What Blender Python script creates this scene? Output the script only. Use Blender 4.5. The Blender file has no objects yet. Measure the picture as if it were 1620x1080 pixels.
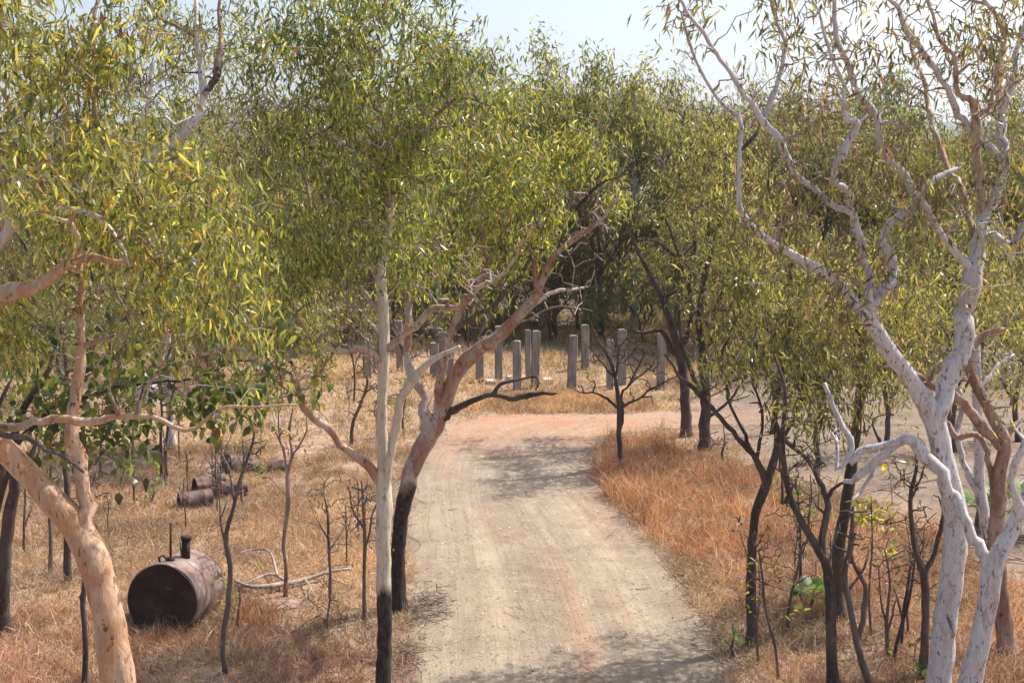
import bpy, math, random
import numpy as np
from mathutils import Vector
random.seed(7)
rng = np.random.default_rng(7)
S = bpy.context.scene
C = S.collection

# ------------------------------------------------------------ camera, sky, sun, exposure
CAMH, FPX, PITCH = 8.0, 1900.0, math.atan(270 / 1900)
cam = bpy.data.objects.new('camera', bpy.data.cameras.new('camera'))
C.objects.link(cam); S.camera = cam
cam.location = (0, 0, CAMH)
cam.rotation_euler = (math.pi / 2 - PITCH, 0, 0)
cam.data.sensor_width = 36; cam.data.lens = 36 * FPX / 1620
cam.data.clip_start = 0.1; cam.data.clip_end = 12000
SUN_EL, SUN_AZ = math.radians(55), math.radians(60)      # azimuth from +Y towards +X
sdir = Vector((math.sin(SUN_AZ) * math.cos(SUN_EL), math.cos(SUN_AZ) * math.cos(SUN_EL), math.sin(SUN_EL)))
W = bpy.data.worlds.new('World'); S.world = W; W.use_nodes = True
nt = W.node_tree; bg = nt.nodes['Background']
sk = nt.nodes.new('ShaderNodeTexSky'); sk.sky_type = 'NISHITA'; sk.sun_disc = False
sk.sun_elevation = SUN_EL; sk.sun_rotation = SUN_AZ; sk.air_density = 1.0; sk.dust_density = 3.5; sk.ozone_density = 1.0
nt.links.new(sk.outputs[0], bg.inputs[0]); bg.inputs[1].default_value = 0.145
sl = bpy.data.lights.new('sun', 'SUN'); sl.energy = 5.0; sl.angle = math.radians(0.6); sl.color = (1, 0.95, 0.87)
so = bpy.data.objects.new('sun', sl); C.objects.link(so); so.rotation_euler = sdir.to_track_quat('Z', 'Y').to_euler()
S.view_settings.view_transform = 'Standard'; S.view_settings.look = 'None'
S.view_settings.exposure = 0.66; S.view_settings.gamma = 1.0
S.cycles.max_bounces = 8; S.cycles.transparent_max_bounces = 8; S.cycles.diffuse_bounces = 4
S.cycles.transmission_bounces = 4; S.cycles.volume_bounces = 0

# ------------------------------------------------------------ helpers
cT, sT = math.cos(PITCH), math.sin(PITCH)
def at(px, py, d):
    xc = (px - 810) / FPX; yc = (540 - py) / FPX
    t = d / (cT + yc * sT)
    return np.array([t * xc, d, CAMH + t * (yc * cT - sT)])
def proj(p):
    x, y, z = p[0], p[1], p[2] - CAMH
    f = y * cT - z * sT; u = y * sT + z * cT
    return 810 + FPX * x / f, 540 - FPX * u / f
def gnd(px, py):
    xc = (px - 810) / FPX; yc = (540 - py) / FPX
    dz = yc * cT - sT; t = -CAMH / dz
    return np.array([t * xc, t * (cT + yc * sT)])
def gdepth(py): return gnd(810, py)[1]
def _h(i, j, s):
    n = (i * 374761393 + j * 668265263 + s * 1442695041) & 0xffffffff
    n = ((n ^ (n >> 13)) * 1274126177) & 0xffffffff
    return ((n ^ (n >> 16)) & 0xffff) / 65535.0
def vn(x, y, s=0):
    x = np.asarray(x, float); y = np.asarray(y, float)
    i = np.floor(x).astype(np.int64); j = np.floor(y).astype(np.int64)
    u = x - i; v = y - j; u = u * u * (3 - 2 * u); v = v * v * (3 - 2 * v)
    return (_h(i, j, s) * (1 - u) + _h(i + 1, j, s) * u) * (1 - v) + (_h(i, j + 1, s) * (1 - u) + _h(i + 1, j + 1, s) * u) * v
def fbm(x, y, s=0, o=4):
    r = 0; a = .5
    for k in range(o): r = r + a * vn(x * 2 ** k, y * 2 ** k, s + k); a *= .5
    return r
def inpoly(x, y, P):
    r = np.zeros(np.shape(x), bool); n = len(P)
    for k in range(n):
        x1, y1 = P[k]; x2, y2 = P[(k + 1) % n]
        if y1 == y2: continue
        c = ((y1 > y) != (y2 > y)) & (x < (x2 - x1) * (y - y1) / (y2 - y1) + x1)
        r ^= c
    return r

# dirt track: matched left / right edges read on the ground
TL = [(600, 1500), (625, 1180), (640, 1080), (648, 1000), (648, 900), (646, 820), (650, 765), (664, 725), (690, 694), (725, 672), (790, 659), (880, 655), (1000, 654), (1150, 650), (1330, 646), (1700, 640)]
TR = [(1400, 1500), (1215, 1180), (1150, 1080), (1122, 1000), (1060, 900), (985, 825), (945, 785), (932, 750), (934, 722), (944, 705), (965, 690), (1000, 680), (1060, 676), (1160, 674), (1330, 672), (1700, 668)]
def cr(P, n):
    P = np.array(P, float); m = len(P); out = []
    Q = np.vstack([2 * P[0] - P[1], P, 2 * P[-1] - P[-2]])
    for k in range(m - 1):
        p0, p1, p2, p3 = Q[k:k + 4]
        for t in np.arange(n) / n:
            out.append(.5 * ((2 * p1) + (p2 - p0) * t + (2 * p0 - 5 * p1 + 4 * p2 - p3) * t * t + (3 * p1 - p0 - 3 * p2 + p3) * t ** 3))
    out.append(P[-1]); return np.array(out)
GL = cr([gnd(*p) for p in TL], 10); GR = cr([gnd(*p) for p in TR], 10)
TRACK = [tuple(p) for p in GL] + [tuple(p) for p in GR[::-1]]
def gpoly(l): return [tuple(gnd(*p)) for p in l]
CLEAR = gpoly([(1080, 662), (1130, 600), (1200, 562), (1400, 545), (1800, 540), (1900, 700), (1800, 960), (1640, 940), (1560, 905), (1500, 850), (1420, 810), (1300, 770), (1215, 742), (1150, 705)])
REDP = gpoly([(948, 705), (965, 692), (1040, 700), (1110, 730), (1180, 760), (1260, 800), (1290, 860), (1200, 885), (1100, 890), (1050, 870), (1000, 830), (952, 780), (940, 750)])
ctr = (GL + GR) / 2; hw = np.linalg.norm(GL - GR, axis=1) / 2
def tdist(x, y):
    x = np.asarray(x, float); y = np.asarray(y, float)
    d = np.full(x.shape, 1e9)
    for k in range(0, len(ctr), 2):
        d = np.minimum(d, np.hypot(x - ctr[k, 0], y - ctr[k, 1]) - hw[k])
    return d
def height(x, y):
    x = np.asarray(x, float); y = np.asarray(y, float)
    m = np.clip((tdist(x, y) - .2) / 2.5, 0, 1); m = m * m * (3 - 2 * m)
    h = m * (0.05 + .22 * (fbm(x * .25, y * .25, 3) - .45))
    far = np.clip((y - 70) / 400, 0, 1)
    return h + far * 3 * (fbm(x * .01, y * .01, 9) - .4)
def gz(x, y): return float(height(np.array([x]), np.array([y]))[0])

def np_mesh(name, V, Q, mat, parent=None, col=None, smooth=True, org=None, uv=None):
    V = np.asarray(V, np.float32); Q = np.asarray(Q, np.int32)
    if org is not None: V = V - np.asarray(org, np.float32)
    me = bpy.data.meshes.new(name)
    me.vertices.add(len(V)); me.vertices.foreach_set('co', V.ravel())
    k = Q.shape[1]
    me.loops.add(Q.size); me.loops.foreach_set('vertex_index', Q.ravel())
    me.polygons.add(len(Q)); me.polygons.foreach_set('loop_start', np.arange(0, Q.size, k, dtype=np.int32))
    me.polygons.foreach_set('loop_total', np.full(len(Q), k, np.int32))
    me.polygons.foreach_set('use_smooth', np.full(len(Q), smooth))
    if col is not None:
        a = me.color_attributes.new('col', 'FLOAT_COLOR', 'POINT')
        a.data.foreach_set('color', np.hstack([col, np.ones((len(col), 1))]).astype(np.float32).ravel())
    if uv is not None:
        u = me.uv_layers.new(name='UVMap'); u.data.foreach_set('uv', np.asarray(uv, np.float32)[Q.ravel()].ravel())
    me.update(); me.validate()
    me.materials.append(mat)
    o = bpy.data.objects.new(name, me); C.objects.link(o)
    if parent: o.parent = parent
    return o
def tag(o, label=None, cat=None, group=None, kind=None):
    if label: o['label'] = label
    if cat: o['category'] = cat
    if group: o['group'] = group
    if kind: o['kind'] = kind
    return o
def empty(name, loc, label, cat, group=None):
    o = bpy.data.objects.new(name, None); C.objects.link(o); o.location = [float(v) for v in loc]
    o.empty_display_size = .1
    return tag(o, label, cat, group)
def dup(root, loc, rz, sc, label=None, group=None):
    r = root.copy(); C.objects.link(r); r.location = [float(v) for v in loc]; r.rotation_euler = (0, 0, rz)
    r.scale = (sc, sc, sc) if np.isscalar(sc) else sc
    if label: r['label'] = label
    if group: r['group'] = group
    for ch in root.children:
        c = ch.copy(); C.objects.link(c); c.parent = r
        for g in ch.children:
            d = g.copy(); C.objects.link(d); d.parent = c
    return r

class Acc:
    def __init__(s): s.V = []; s.Q = []; s.n = 0; s.c = []
    def add(s, V, Q, c=None):
        s.V.append(V); s.Q.append(np.asarray(Q) + s.n); s.n += len(V)
        if c is not None: s.c.append(c)
    def tube(s, P, R, k=8, rough=0.0, cap=True, seed=0):
        P = np.asarray(P, float); R = np.asarray(R, float); n = len(P)
        T = np.gradient(P, axis=0); T /= np.linalg.norm(T, axis=1)[:, None] + 1e-9
        u = np.cross(T[0], [0, 0, 1.]) if abs(T[0][2]) < .9 else np.cross(T[0], [1., 0, 0]); u /= np.linalg.norm(u)
        ang = np.arange(k) * 2 * math.pi / k; ca, sa = np.cos(ang), np.sin(ang)
        V = np.empty((n, k, 3))
        for i in range(n):
            u = u - T[i] * np.dot(u, T[i]); u /= np.linalg.norm(u) + 1e-9
            w = np.cross(T[i], u)
            V[i] = P[i] + R[i] * (ca[:, None] * u + sa[:, None] * w)
        if rough:
            L = np.cumsum(np.r_[0, np.linalg.norm(np.diff(P, axis=0), axis=1)])
            nz = vn(ca[None, :] * 1.3 + 7 * seed + 50, L[:, None] * 2.2 + sa[None, :] * 1.3 + 50, seed) - .5
            nz += .6 * (vn(ca[None, :] * 3 + 3 * seed + 50, L[:, None] * 7 + sa[None, :] * 3 + 50, seed + 5) - .5)
            V = P[:, None] + (V - P[:, None]) * (1 + rough * nz)[:, :, None]
        i = np.arange(n - 1)[:, None] * k; j = np.arange(k)[None]; j2 = (j + 1) % k
        Q = np.stack([i + j, i + j2, i + k + j2, i + k + j], -1).reshape(-1, 4)
        V = V.reshape(-1, 3)
        if cap and k >= 4:
            V = np.vstack([V, P[0], P[-1]]); a, b = n * k, n * k + 1
            e = [[a, (q + 2) % k, (q + 1) % k, q % k] for q in range(0, k, 2)] + [[b, (n - 1) * k + q % k, (n - 1) * k + (q + 1) % k, (n - 1) * k + (q + 2) % k] for q in range(0, k, 2)] if k % 2 == 0 else []
            if e: Q = np.vstack([Q, e])
        s.add(V, Q)
    def out(s, name, mat, parent=None, org=None, smooth=True):
        return np_mesh(name, np.vstack(s.V), np.vstack(s.Q), mat, parent, np.vstack(s.c) if s.c else None, smooth, org)

# ------------------------------------------------------------ materials
def newmat(name):
    m = bpy.data.materials.new(name); m.use_nodes = True
    n = m.node_tree; b = n.nodes['Principled BSDF']
    b.inputs['Roughness'].default_value = .85
    b.inputs['Specular IOR Level'].default_value = .25
    return m, n, b
def N(n, t, **kw):
    x = n.nodes.new(t)
    for k, v in kw.items():
        if k.startswith('i_'): x.inputs[k[2:].replace('_', ' ')].default_value = v
        else: setattr(x, k, v)
    return x
def noise(n, vec, scale, detail=5, rough=.55, dist=0):
    x = N(n, 'ShaderNodeTexNoise'); x.inputs['Scale'].default_value = scale; x.inputs['Detail'].default_value = detail
    x.inputs['Roughness'].default_value = rough; x.inputs['Distortion'].default_value = dist
    n.links.new(vec, x.inputs['Vector']); return x.outputs['Fac']
def ramp(n, fac, stops):
    x = N(n, 'ShaderNodeValToRGB'); e = x.color_ramp.elements
    while len(e) < len(stops): e.new(.5)
    for q, (p, c) in zip(e, stops):
        q.position = p; q.color = (c[0], c[1], c[2], 1) if not np.isscalar(c) else (c, c, c, 1)
    n.links.new(fac, x.inputs[0]); return x.outputs[0]
def mix(n, f, a, b):
    x = N(n, 'ShaderNodeMix', data_type='RGBA')
    for s, v in ((0, f), (6, a), (7, b)):
        if isinstance(v, (int, float)): x.inputs[s].default_value = v
        elif isinstance(v, tuple): x.inputs[s].default_value = (*v, 1)
        else: n.links.new(v, x.inputs[s])
    return x.outputs[2]
def mapping(n, vec, sc):
    x = N(n, 'ShaderNodeMapping'); x.inputs['Scale'].default_value = sc; n.links.new(vec, x.inputs[0]); return x.outputs[0]
def bump(n, b, h, st, dist=.02):
    x = N(n, 'ShaderNodeBump'); x.inputs['Strength'].default_value = st; x.inputs['Distance'].default_value = dist
    n.links.new(h, x.inputs['Height']); n.links.new(x.outputs[0], b.inputs['Normal'])
def bark(name, main, patch, spot, patchy=.5, char=None, scale=1.0):
    m, n, b = newmat(name); L = n.links
    g = N(n, 'ShaderNodeNewGeometry').outputs['Position']
    st = mapping(n, g, (1, 1, .35))
    f1 = noise(n, st, 3.2 * scale, 6, .6, .6)
    c = mix(n, ramp(n, f1, [(patchy - .08, 0.), (patchy + .1, 1.)]), patch, main)
    f2 = noise(n, st, 17 * scale, 5, .7)
    c = mix(n, ramp(n, f2, [(.585, 0.), (.63, 1.)]), c, spot)
    c = mix(n, ramp(n, noise(n, mapping(n, g, (1, 1, .5)), 2.1 * scale, 8, .75, 1.2), [(.62, 0.), (.65, .85)]), c, spot)
    c = mix(n, ramp(n, noise(n, mapping(n, g, (1, 1, .6)), 6.5 * scale, 7, .7, .8), [(.56, 0.), (.62, .75)]), c, tuple(.5 * (p_ + q_) for p_, q_ in zip(patch, spot)))
    f3 = noise(n, mapping(n, g, (1, 1, .12)), 40, 3)
    v = ramp(n, f3, [(.3, .72), (.7, 1.1)])
    x = N(n, 'ShaderNodeMix', data_type='RGBA', blend_type='MULTIPLY'); x.inputs[0].default_value = .7
    L.new(c, x.inputs[6]); L.new(v, x.inputs[7]); c = x.outputs[2]
    if char is not None:
        s = N(n, 'ShaderNodeSeparateXYZ'); L.new(g, s.inputs[0])
        a = N(n, 'ShaderNodeMath', operation='MULTIPLY_ADD'); L.new(f1, a.inputs[0]); a.inputs[1].default_value = -.9; L.new(s.outputs[2], a.inputs[2])
        r = N(n, 'ShaderNodeMapRange'); L.new(a.outputs[0], r.inputs[0]); r.inputs[1].default_value = char - .55; r.inputs[2].default_value = char - .35
        cc = ramp(n, noise(n, mapping(n, g, (1, 1, .3)), 30, 6), [(.35, (.018, .014, .013)), (.65, (.075, .055, .045))])
        c = mix(n, r.outputs[0], cc, c)
    L.new(c, b.inputs['Base Color'])
    bump(n, b, noise(n, mapping(n, g, (1, 1, .35)), 13, 8, .7), .9, .03)
    return m
M = {}
M['white'] = bark('white_gum_bark', (.62, .56, .50), (.50, .41, .34), (.20, .14, .11), .42)
M['lilac'] = bark('pale_grey_gum_bark', (.60, .56, .56), (.44, .38, .37), (.14, .10, .09), .40)
M['cream'] = bark('cream_gum_bark_burnt_base', (.60, .53, .42), (.50, .42, .31), (.36, .29, .2), .4, char=2.05)
M['salmon'] = bark('salmon_gum_bark', (.52, .40, .31), (.36, .20, .13), (.13, .08, .06), .47)
M['salmonburn'] = bark('salmon_gum_bark_burnt_base', (.54, .45, .39), (.38, .21, .14), (.13, .08, .06), .52, char=2.3)
M['bigleft'] = bark('orange_patched_gum_bark', (.56, .41, .29), (.48, .27, .15), (.15, .08, .05), .50)
M['salmonpale'] = bark('pinkish_branch_bark', (.50, .42, .39), (.38, .26, .22), (.14, .09, .08), .5)
M['red'] = bark('red_brown_bark', (.44, .31, .25), (.27, .15, .105), (.10, .06, .05), .5)
M['dark'] = bark('dark_rough_bark', (.115, .085, .072), (.065, .046, .04), (.18, .135, .11), .5)
M['darkmid'] = bark('grey_brown_bark', (.17, .13, .11), (.10, .07, .06), (.25, .2, .17), .5)
M['twig'] = bark('twig_bark', (.20, .14, .11), (.12, .075, .06), (.3, .24, .2), .5)
M['twigpale'] = bark('pale_twig_bark', (.38, .31, .27), (.22, .14, .11), (.4, .34, .3), .5)
M['deadwood'] = bark('weathered_dead_wood', (.42, .36, .31), (.3, .25, .21), (.12, .09, .08), .5)
def leafmat(name, trans=.45, rough=.36):
    m, n, b = newmat(name); L = n.links
    a = N(n, 'ShaderNodeVertexColor', layer_name='col')
    b.inputs['Roughness'].default_value = rough; b.inputs['Specular IOR Level'].default_value = .5
    oi = N(n, 'ShaderNodeObjectInfo'); tr_ = ramp(n, oi.outputs['Random'], [(0., (.80, .78, .86)), (.35, (1.0, 1.05, .95)), (.7, (1.22, 1.12, 1.12)), (1., (1.0, .92, .9))])
    mm = N(n, 'ShaderNodeMix', data_type='RGBA', blend_type='MULTIPLY'); mm.inputs[0].default_value = 1; L.new(a.outputs[0], mm.inputs[6]); L.new(tr_, mm.inputs[7])
    class _A: pass
    a = _A(); a.outputs = [mm.outputs[2]]
    L.new(a.outputs[0], b.inputs['Base Color'])
    t = N(n, 'ShaderNodeBsdfTranslucent')
    h = N(n, 'ShaderNodeMix', data_type='RGBA', blend_type='MULTIPLY'); h.inputs[0].default_value = 1; L.new(a.outputs[0], h.inputs[6]); h.inputs[7].default_value = (1.5, 1.45, .8, 1)
    L.new(h.outputs[2], t.inputs[0])
    x = N(n, 'ShaderNodeMixShader'); x.inputs[0].default_value = trans
    L.new(b.outputs[0], x.inputs[1]); L.new(t.outputs[0], x.inputs[2]); L.new(x.outputs[0], n.nodes['Material Output'].inputs[0])
    return m
M['leaf'] = leafmat('gum_leaf', .5); M['grass'] = leafmat('dry_grass_blade', .3, .8)

# ------------------------------------------------------------ leaves
PAL = {
 'fresh': [((.25, .275, .07), 4), ((.17, .195, .065), 4), ((.44, .41, .11), 2.6), ((.10, .125, .055), 4), ((.38, .25, .06), .5), ((.26, .13, .07), .35)],
 'round': [((.13, .18, .06), 4), ((.09, .12, .05), 3), ((.23, .25, .07), 3), ((.3, .27, .06), .6), ((.3, .14, .08), .3)],
 'olive': [((.24, .23, .08), 4), ((.16, .165, .07), 4), ((.36, .32, .11), 2.6), ((.32, .22, .14), .9), ((.10, .11, .055), 2.5)],
 'mixdry': [((.21, .195, .08), 3), ((.14, .14, .065), 3), ((.27, .17, .10), 2), ((.17, .09, .065), 2.5), ((.26, .24, .08), 1.4)],
 'dry': [((.24, .17, .09), 3), ((.16, .14, .06), 3), ((.30, .19, .12), 2), ((.14, .09, .06), 2)],
 'far': [((.205, .195, .10), 4), ((.15, .15, .085), 4), ((.29, .26, .12), 2), ((.25, .195, .14), 2)],  # lightened: pale veil over distant crowns is put into the leaf colour
 'fargreen': [((.19, .21, .085), 4), ((.14, .16, .075), 4), ((.28, .27, .10), 2)],  # greener distant leaves, with the same veil lightened into them
 'lime': [((.36, .37, .09), 3), ((.24, .29, .08), 3), ((.45, .40, .07), 1)],
 'bright': [((.14, .24, .06), 3), ((.10, .18, .05), 3), ((.2, .28, .07), 1)],
 'straw': [((.43, .29, .205), 4), ((.56, .415, .31), 3), ((.30, .19, .135), 3), ((.38, .21, .15), 3)],
 'straw_pink': [((.44, .27, .20), 4), ((.36, .19, .15), 3), ((.56, .41, .30), 3.5), ((.25, .14, .115), 2)],
 'straw_red': [((.46, .22, .135), 4), ((.40, .16, .105), 3), ((.55, .36, .23), 3.5), ((.30, .14, .11), 2)],
 'straw_gold': [((.50, .35, .23), 4), ((.44, .30, .19), 3), ((.62, .47, .32), 2), ((.34, .21, .15), 2)],
 'litter': [((.30, .20, .14), 3), ((.42, .30, .22), 2), ((.20, .12, .09), 3), ((.5, .42, .34), 1)],
 'palm': [((.12, .20, .06), 3), ((.18, .24, .08), 2)],
}
def pick(pal, n, jit=.22):
    P = PAL[pal]; w = np.array([p[1] for p in P]); c = np.array([p[0] for p in P])
    i = rng.choice(len(P), n, p=w / w.sum())
    return np.clip(c[i] * (1 + jit * rng.standard_normal((n, 1))), .005, .9)
def blades(cen, L, Wd, col, base=(0, 0, -1), spread=.55, bend=.25, prof=(.22, 1, .08), midt=.42):
    n = len(cen); cen = np.asarray(cen)
    d = np.array(base, float) + spread * rng.standard_normal((n, 3)); d /= np.linalg.norm(d, axis=1)[:, None]
    w = np.cross(d, rng.standard_normal((n, 3))); w /= np.linalg.norm(w, axis=1)[:, None] + 1e-9
    L = (L * rng.uniform(.8, 1.15, n))[:, None]
    Wd = Wd * rng.uniform(.7, 1.25, n)[:, None] / 2
    bd = np.zeros((n, 3)); bd[:, 2] = -1; bd[:, :2] = .5 * rng.standard_normal((n, 2))
    V = np.empty((n, 6, 3)); nn = np.cross(d, w)
    for k, (t, q) in enumerate(((0, prof[0]), (midt, prof[1]), (1, prof[2]))):
        p = cen + d * L * t + bd * L * bend * t * t + nn * Wd * (.5 if k == 1 else 0)
        V[:, 2 * k] = p - w * Wd * q; V[:, 2 * k + 1] = p + w * Wd * q
    i = np.arange(n)[:, None] * 6
    Q = np.concatenate([i + [0, 1, 3, 2], i + [2, 3, 5, 4]])
    return V.reshape(-1, 3), Q, np.repeat(col, 6, axis=0)

# ------------------------------------------------------------ tree grower
def smooth_path(P, R, step):
    P = np.array(P, float); R = np.array(R, float)
    Q = cr(np.hstack([P, R[:, None]]), 8)
    L = np.r_[0, np.cumsum(np.linalg.norm(np.diff(Q[:, :3], axis=0), axis=1))]
    n = max(3, int(L[-1] / step)); t = np.linspace(0, L[-1], n)
    return np.stack([np.interp(t, L, Q[:, k]) for k in range(4)], 1)
def grow(nodes, rads, attr, maxseg=.3, rtip=.0055, rmax=.03, droop=.12, wob=.11, thick=1.0):
    """attach every attractor to the nearest wood; returns twig paths"""
    cap = len(nodes) + len(attr) * 14
    X = np.zeros((cap, 3)); R = np.zeros(cap); n = len(nodes); X[:n] = nodes; R[:n] = rads
    d0 = np.array([np.min(np.sum((X[:n] - a) ** 2, 1)) for a in attr]); order = np.argsort(d0)
    paths = []
    for q in order:
        a = attr[q]; dv = X[:n] - a
        D = np.sqrt(np.sum(dv ** 2, 1)) + .5 * np.clip(dv[:, 2], 0, None) + np.clip(.006 - R[:n], 0, 1) * 60
        j = int(np.argmin(D)); s = X[j]; l = np.linalg.norm(a - s)
        if l < .05: continue
        m = int(min(12, max(3, l / maxseg + 2))); t = np.linspace(0, 1, m)[:, None]
        p = s + (a - s) * t
        off = rng.standard_normal(3) * .14 * l; off[2] = abs(off[2]) * .6 + .10 * l
        p = p + off * (4 * t * (1 - t)) + rng.standard_normal((m, 3)) * wob * min(l, 1) * (t * (1 - t) * 2) ** .5
        r0 = max(min(R[j] * .62, rmax, .009 + .022 * l) * thick, rtip)
        r = r0 + (rtip - r0) * t[:, 0] ** .8
        paths.append((p, r))
        if n + m < cap: X[n:n + m - 1] = p[1:]; R[n:n + m - 1] = r[1:]; n += m - 1
    return paths
def blob(px, py, rx, ry, d, rd, n):
    v = rng.standard_normal((n, 3)); v /= np.linalg.norm(v, axis=1)[:, None]; v *= rng.uniform(0, 1, (n, 1)) ** .45
    return np.array([at(px + a[0] * rx, py + a[1] * ry, d + a[2] * rd) for a in v])
def leaf_clusters(tips, per, L, Wd, pal, sig=.16, spread=.5, prof=(.22, 1, .08), base=(0, 0, -1), bend=.25):
    n = rng.poisson(per * rng.choice([.1, .6, 1.2, 2.2], len(tips))); c = np.repeat(tips, n, axis=0)
    # leaves hang in strings below each tip
    c = c + rng.standard_normal((len(c), 3)) * [sig, sig, sig * .8] - np.array([0, 0, 1]) * rng.uniform(-.05, .28, (len(c), 1)) * (sig / .16)
    tint = np.repeat(rng.uniform(.72, 1.22, len(tips)), n)[:, None]
    col = pick(pal, len(c)) * tint
    bs = np.array(base, float) + np.repeat(rng.standard_normal((len(tips), 3)) * .5, n, axis=0)
    return blades(c, L * rng.choice([.55, .85, 1., 1.2], len(c)), Wd, col, bs, spread, bend, prof)

def trace_tree(name, label, cat, depth, trunk, limbs=(), blobs=(), mat='white', twig='twig', pal='fresh', per=16, leafL=.122, leafW=.029,
               sig=.12, spread=.6, prof=(.3, 1, .08), sides=12, group=None, extra_blobs=(), flare=1.35, base_dd=0, rmax=.02, rough=.22, barecap=True, twigk=4, droopbase=(0, 0, -1), bare=(), dens=1.0, side=None):
    """trunk: [(px,py,width,dd)], limbs: list of (pts [(px,py,w)], dd_end, material or None)"""
    pts = [at(p[0], p[1], depth + p[3]) for p in trunk]
    rad = [p[2] / 2 / FPX * (depth + p[3]) for p in trunk]
    b = pts[0].copy(); g = gz(b[0], b[1])
    if b[2] > g + .05: pts.insert(0, np.array([b[0], b[1], g - .05])); rad.insert(0, rad[0] * 1.12)
    else: pts[0][2] = g - .05
    org = np.array([pts[0][0], pts[0][1], g])
    root = empty(name, org, label, cat, group)
    tp = smooth_path(pts, rad, .16)
    k = np.clip(1 - (tp[:, 2] - g) / .45, 0, 1); tp[:, 3] *= 1 + (flare - 1) * k ** 2
    tp[2:-1, :2] += rng.standard_normal((len(tp) - 3, 2)) * tp[2:-1, 3:4] * .07
    A = Acc(); A.tube(tp[:, :3], tp[:, 3], sides, rough, seed=abs(hash(label)) % 17 if False else len(label) % 17)
    A.out('trunk', M[mat], root, org)
    nodes = [tp]
    for l in limbs:
        pp, dd, lm = (list(l) + [None])[:3]
        allp = np.vstack(nodes)
        px, py = proj((allp[:, 0], allp[:, 1], allp[:, 2]))
        dist = np.hypot(px - pp[0][0], py - pp[0][1]); j = int(np.argmin(dist)); s = allp[j]
        n = len(pp); lp = [s[:3]]; lr = [min(pp[0][2] / 2 / FPX * s[1], s[3] * .93)]
        for q in range(1, n):
            d = s[1] + dd * (q / (n - 1)) ** 1.1
            lp.append(at(pp[q][0], pp[q][1], d)); lr.append(pp[q][2] / 2 / FPX * d)
        path = smooth_path(lp, lr, .11)
        path[1:-1, :3] += rng.standard_normal((len(path) - 2, 3)) * np.minimum(path[1:-1, 3:4] * .2, .02)
        tt_ = np.arange(len(path)) * .11; kt = np.arange(0, tt_[-1] + 1.2, .26) + rng.uniform(-.08, .08, len(np.arange(0, tt_[-1] + 1.2, .26))); en = np.minimum(1, np.arange(len(path)) / 5)
        for ax in range(3): path[:, ax] += en * np.interp(tt_, kt, rng.normal(size=len(kt)) * .028)
        path[:, 3] *= 1 + .14 * np.interp(tt_, kt, rng.normal(size=len(kt)).clip(-1, 1.3)) * en
        A = Acc(); A.tube(path[:, :3], path[:, 3], max(6, sides - 4), rough, seed=(n * 3 + int(pp[0][0])) % 23)
        A.out('branch', M[lm or mat], root, org)
        nodes.append(path[1:])
    if bare:
        at_ = np.vstack([blob(x, y, rx, ry, depth + d, rd, n) for (x, y, rx, ry, d, rd, n) in bare]); allp = np.vstack(nodes)
        allp = allp[allp[:, 2] > org[2] + .3 * (allp[:, 2].max() - org[2])]
        tw = grow(allp[:, :3], allp[:, 3], at_, rmax=.045, rtip=depth * .0005, thick=1.8, wob=.13, maxseg=.25)
        A = Acc()
        for p, r in tw:
            sp_ = smooth_path(p, r, .07) if len(p) > 3 else np.hstack([p, r[:, None]])
            A.tube(sp_[:, :3], sp_[:, 3], 5, .15, cap=False); nodes.append(np.hstack([p, r[:, None]]))
        A.out('side_branches', M[side or twig], root, org)['kind'] = 'stuff'
    attr = [blob(x, y, rx, ry, depth + d, rd, max(4, int(n * dens))) for (x, y, rx, ry, d, rd, n) in blobs]
    if attr:
        cl_ = []
        for a_ in attr:                                   # gather the twig ends into hanging sprays with gaps between
            kc = max(2, int(len(a_) / 4.5)); ce = a_[:kc]; w_ = rng.integers(0, kc, len(a_)); sg = .24 * rng.uniform(.6, 1.3, kc)[w_][:, None]
            cl_.append(np.vstack([ce, (ce[w_] + rng.standard_normal((len(a_), 3)) * sg * [1, 1, 1.25])[kc:]]))
        attr = np.vstack(cl_); allp = np.vstack(nodes)
        keep = allp[:, 2] > org[2] + .25 * max(1, (allp[:, 2].max() - org[2]) * .5)
        allp = allp[keep] if keep.sum() > 5 else allp
        tw = grow(allp[:, :3], allp[:, 3], attr, rmax=rmax * 1.3, rtip=depth * .00040, thick=max(.7, depth / 17))
        A = Acc()
        for p, r in tw: A.tube(p, r, twigk, cap=False)
        A.out('twigs', M[twig], root, org)['kind'] = 'stuff'
        if per > 0:
            tips = np.array([p[-1] for p, r in tw] + [p[len(p) * 2 // 3] for p, r in tw])
            V, Q, c = leaf_clusters(tips, per / 2, leafL, leafW, pal, sig, spread, prof, droopbase)
            np_mesh('crown', V, Q, M['leaf'], root, c, True, org)
    return root

# ------------------------------------------------------------ ground
m, n, b = newmat('dry_soil_and_straw'); L = n.links
g = N(n, 'ShaderNodeNewGeometry').outputs['Position']
a = N(n, 'ShaderNodeVertexColor', layer_name='col'); s = N(n, 'ShaderNodeSeparateColor'); L.new(a.outputs[0], s.inputs[0])
soil = ramp(n, noise(n, g, .9, 8, .65), [(.3, (.135, .098, .073)), (.5, (.20, .148, .11)), (.7, (.265, .20, .15))])
straw = ramp(n, noise(n, g, 2.2, 8, .75, .5), [(.28, (.15, .095, .07)), (.45, (.29, .195, .135)), (.6, (.39, .275, .19)), (.75, (.40, .24, .165))])
forest = ramp(n, noise(n, g, .2, 8, .7), [(.3, (.10, .09, .05)), (.7, (.22, .18, .10))])
c = mix(n, s.outputs[0], straw, soil); c = mix(n, s.outputs[1], c, forest)
sp = ramp(n, noise(n, g, 28, 4, .7), [(.60, 0.), (.68, 1.)]); c = mix(n, sp, c, (.20, .13, .10))
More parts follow.
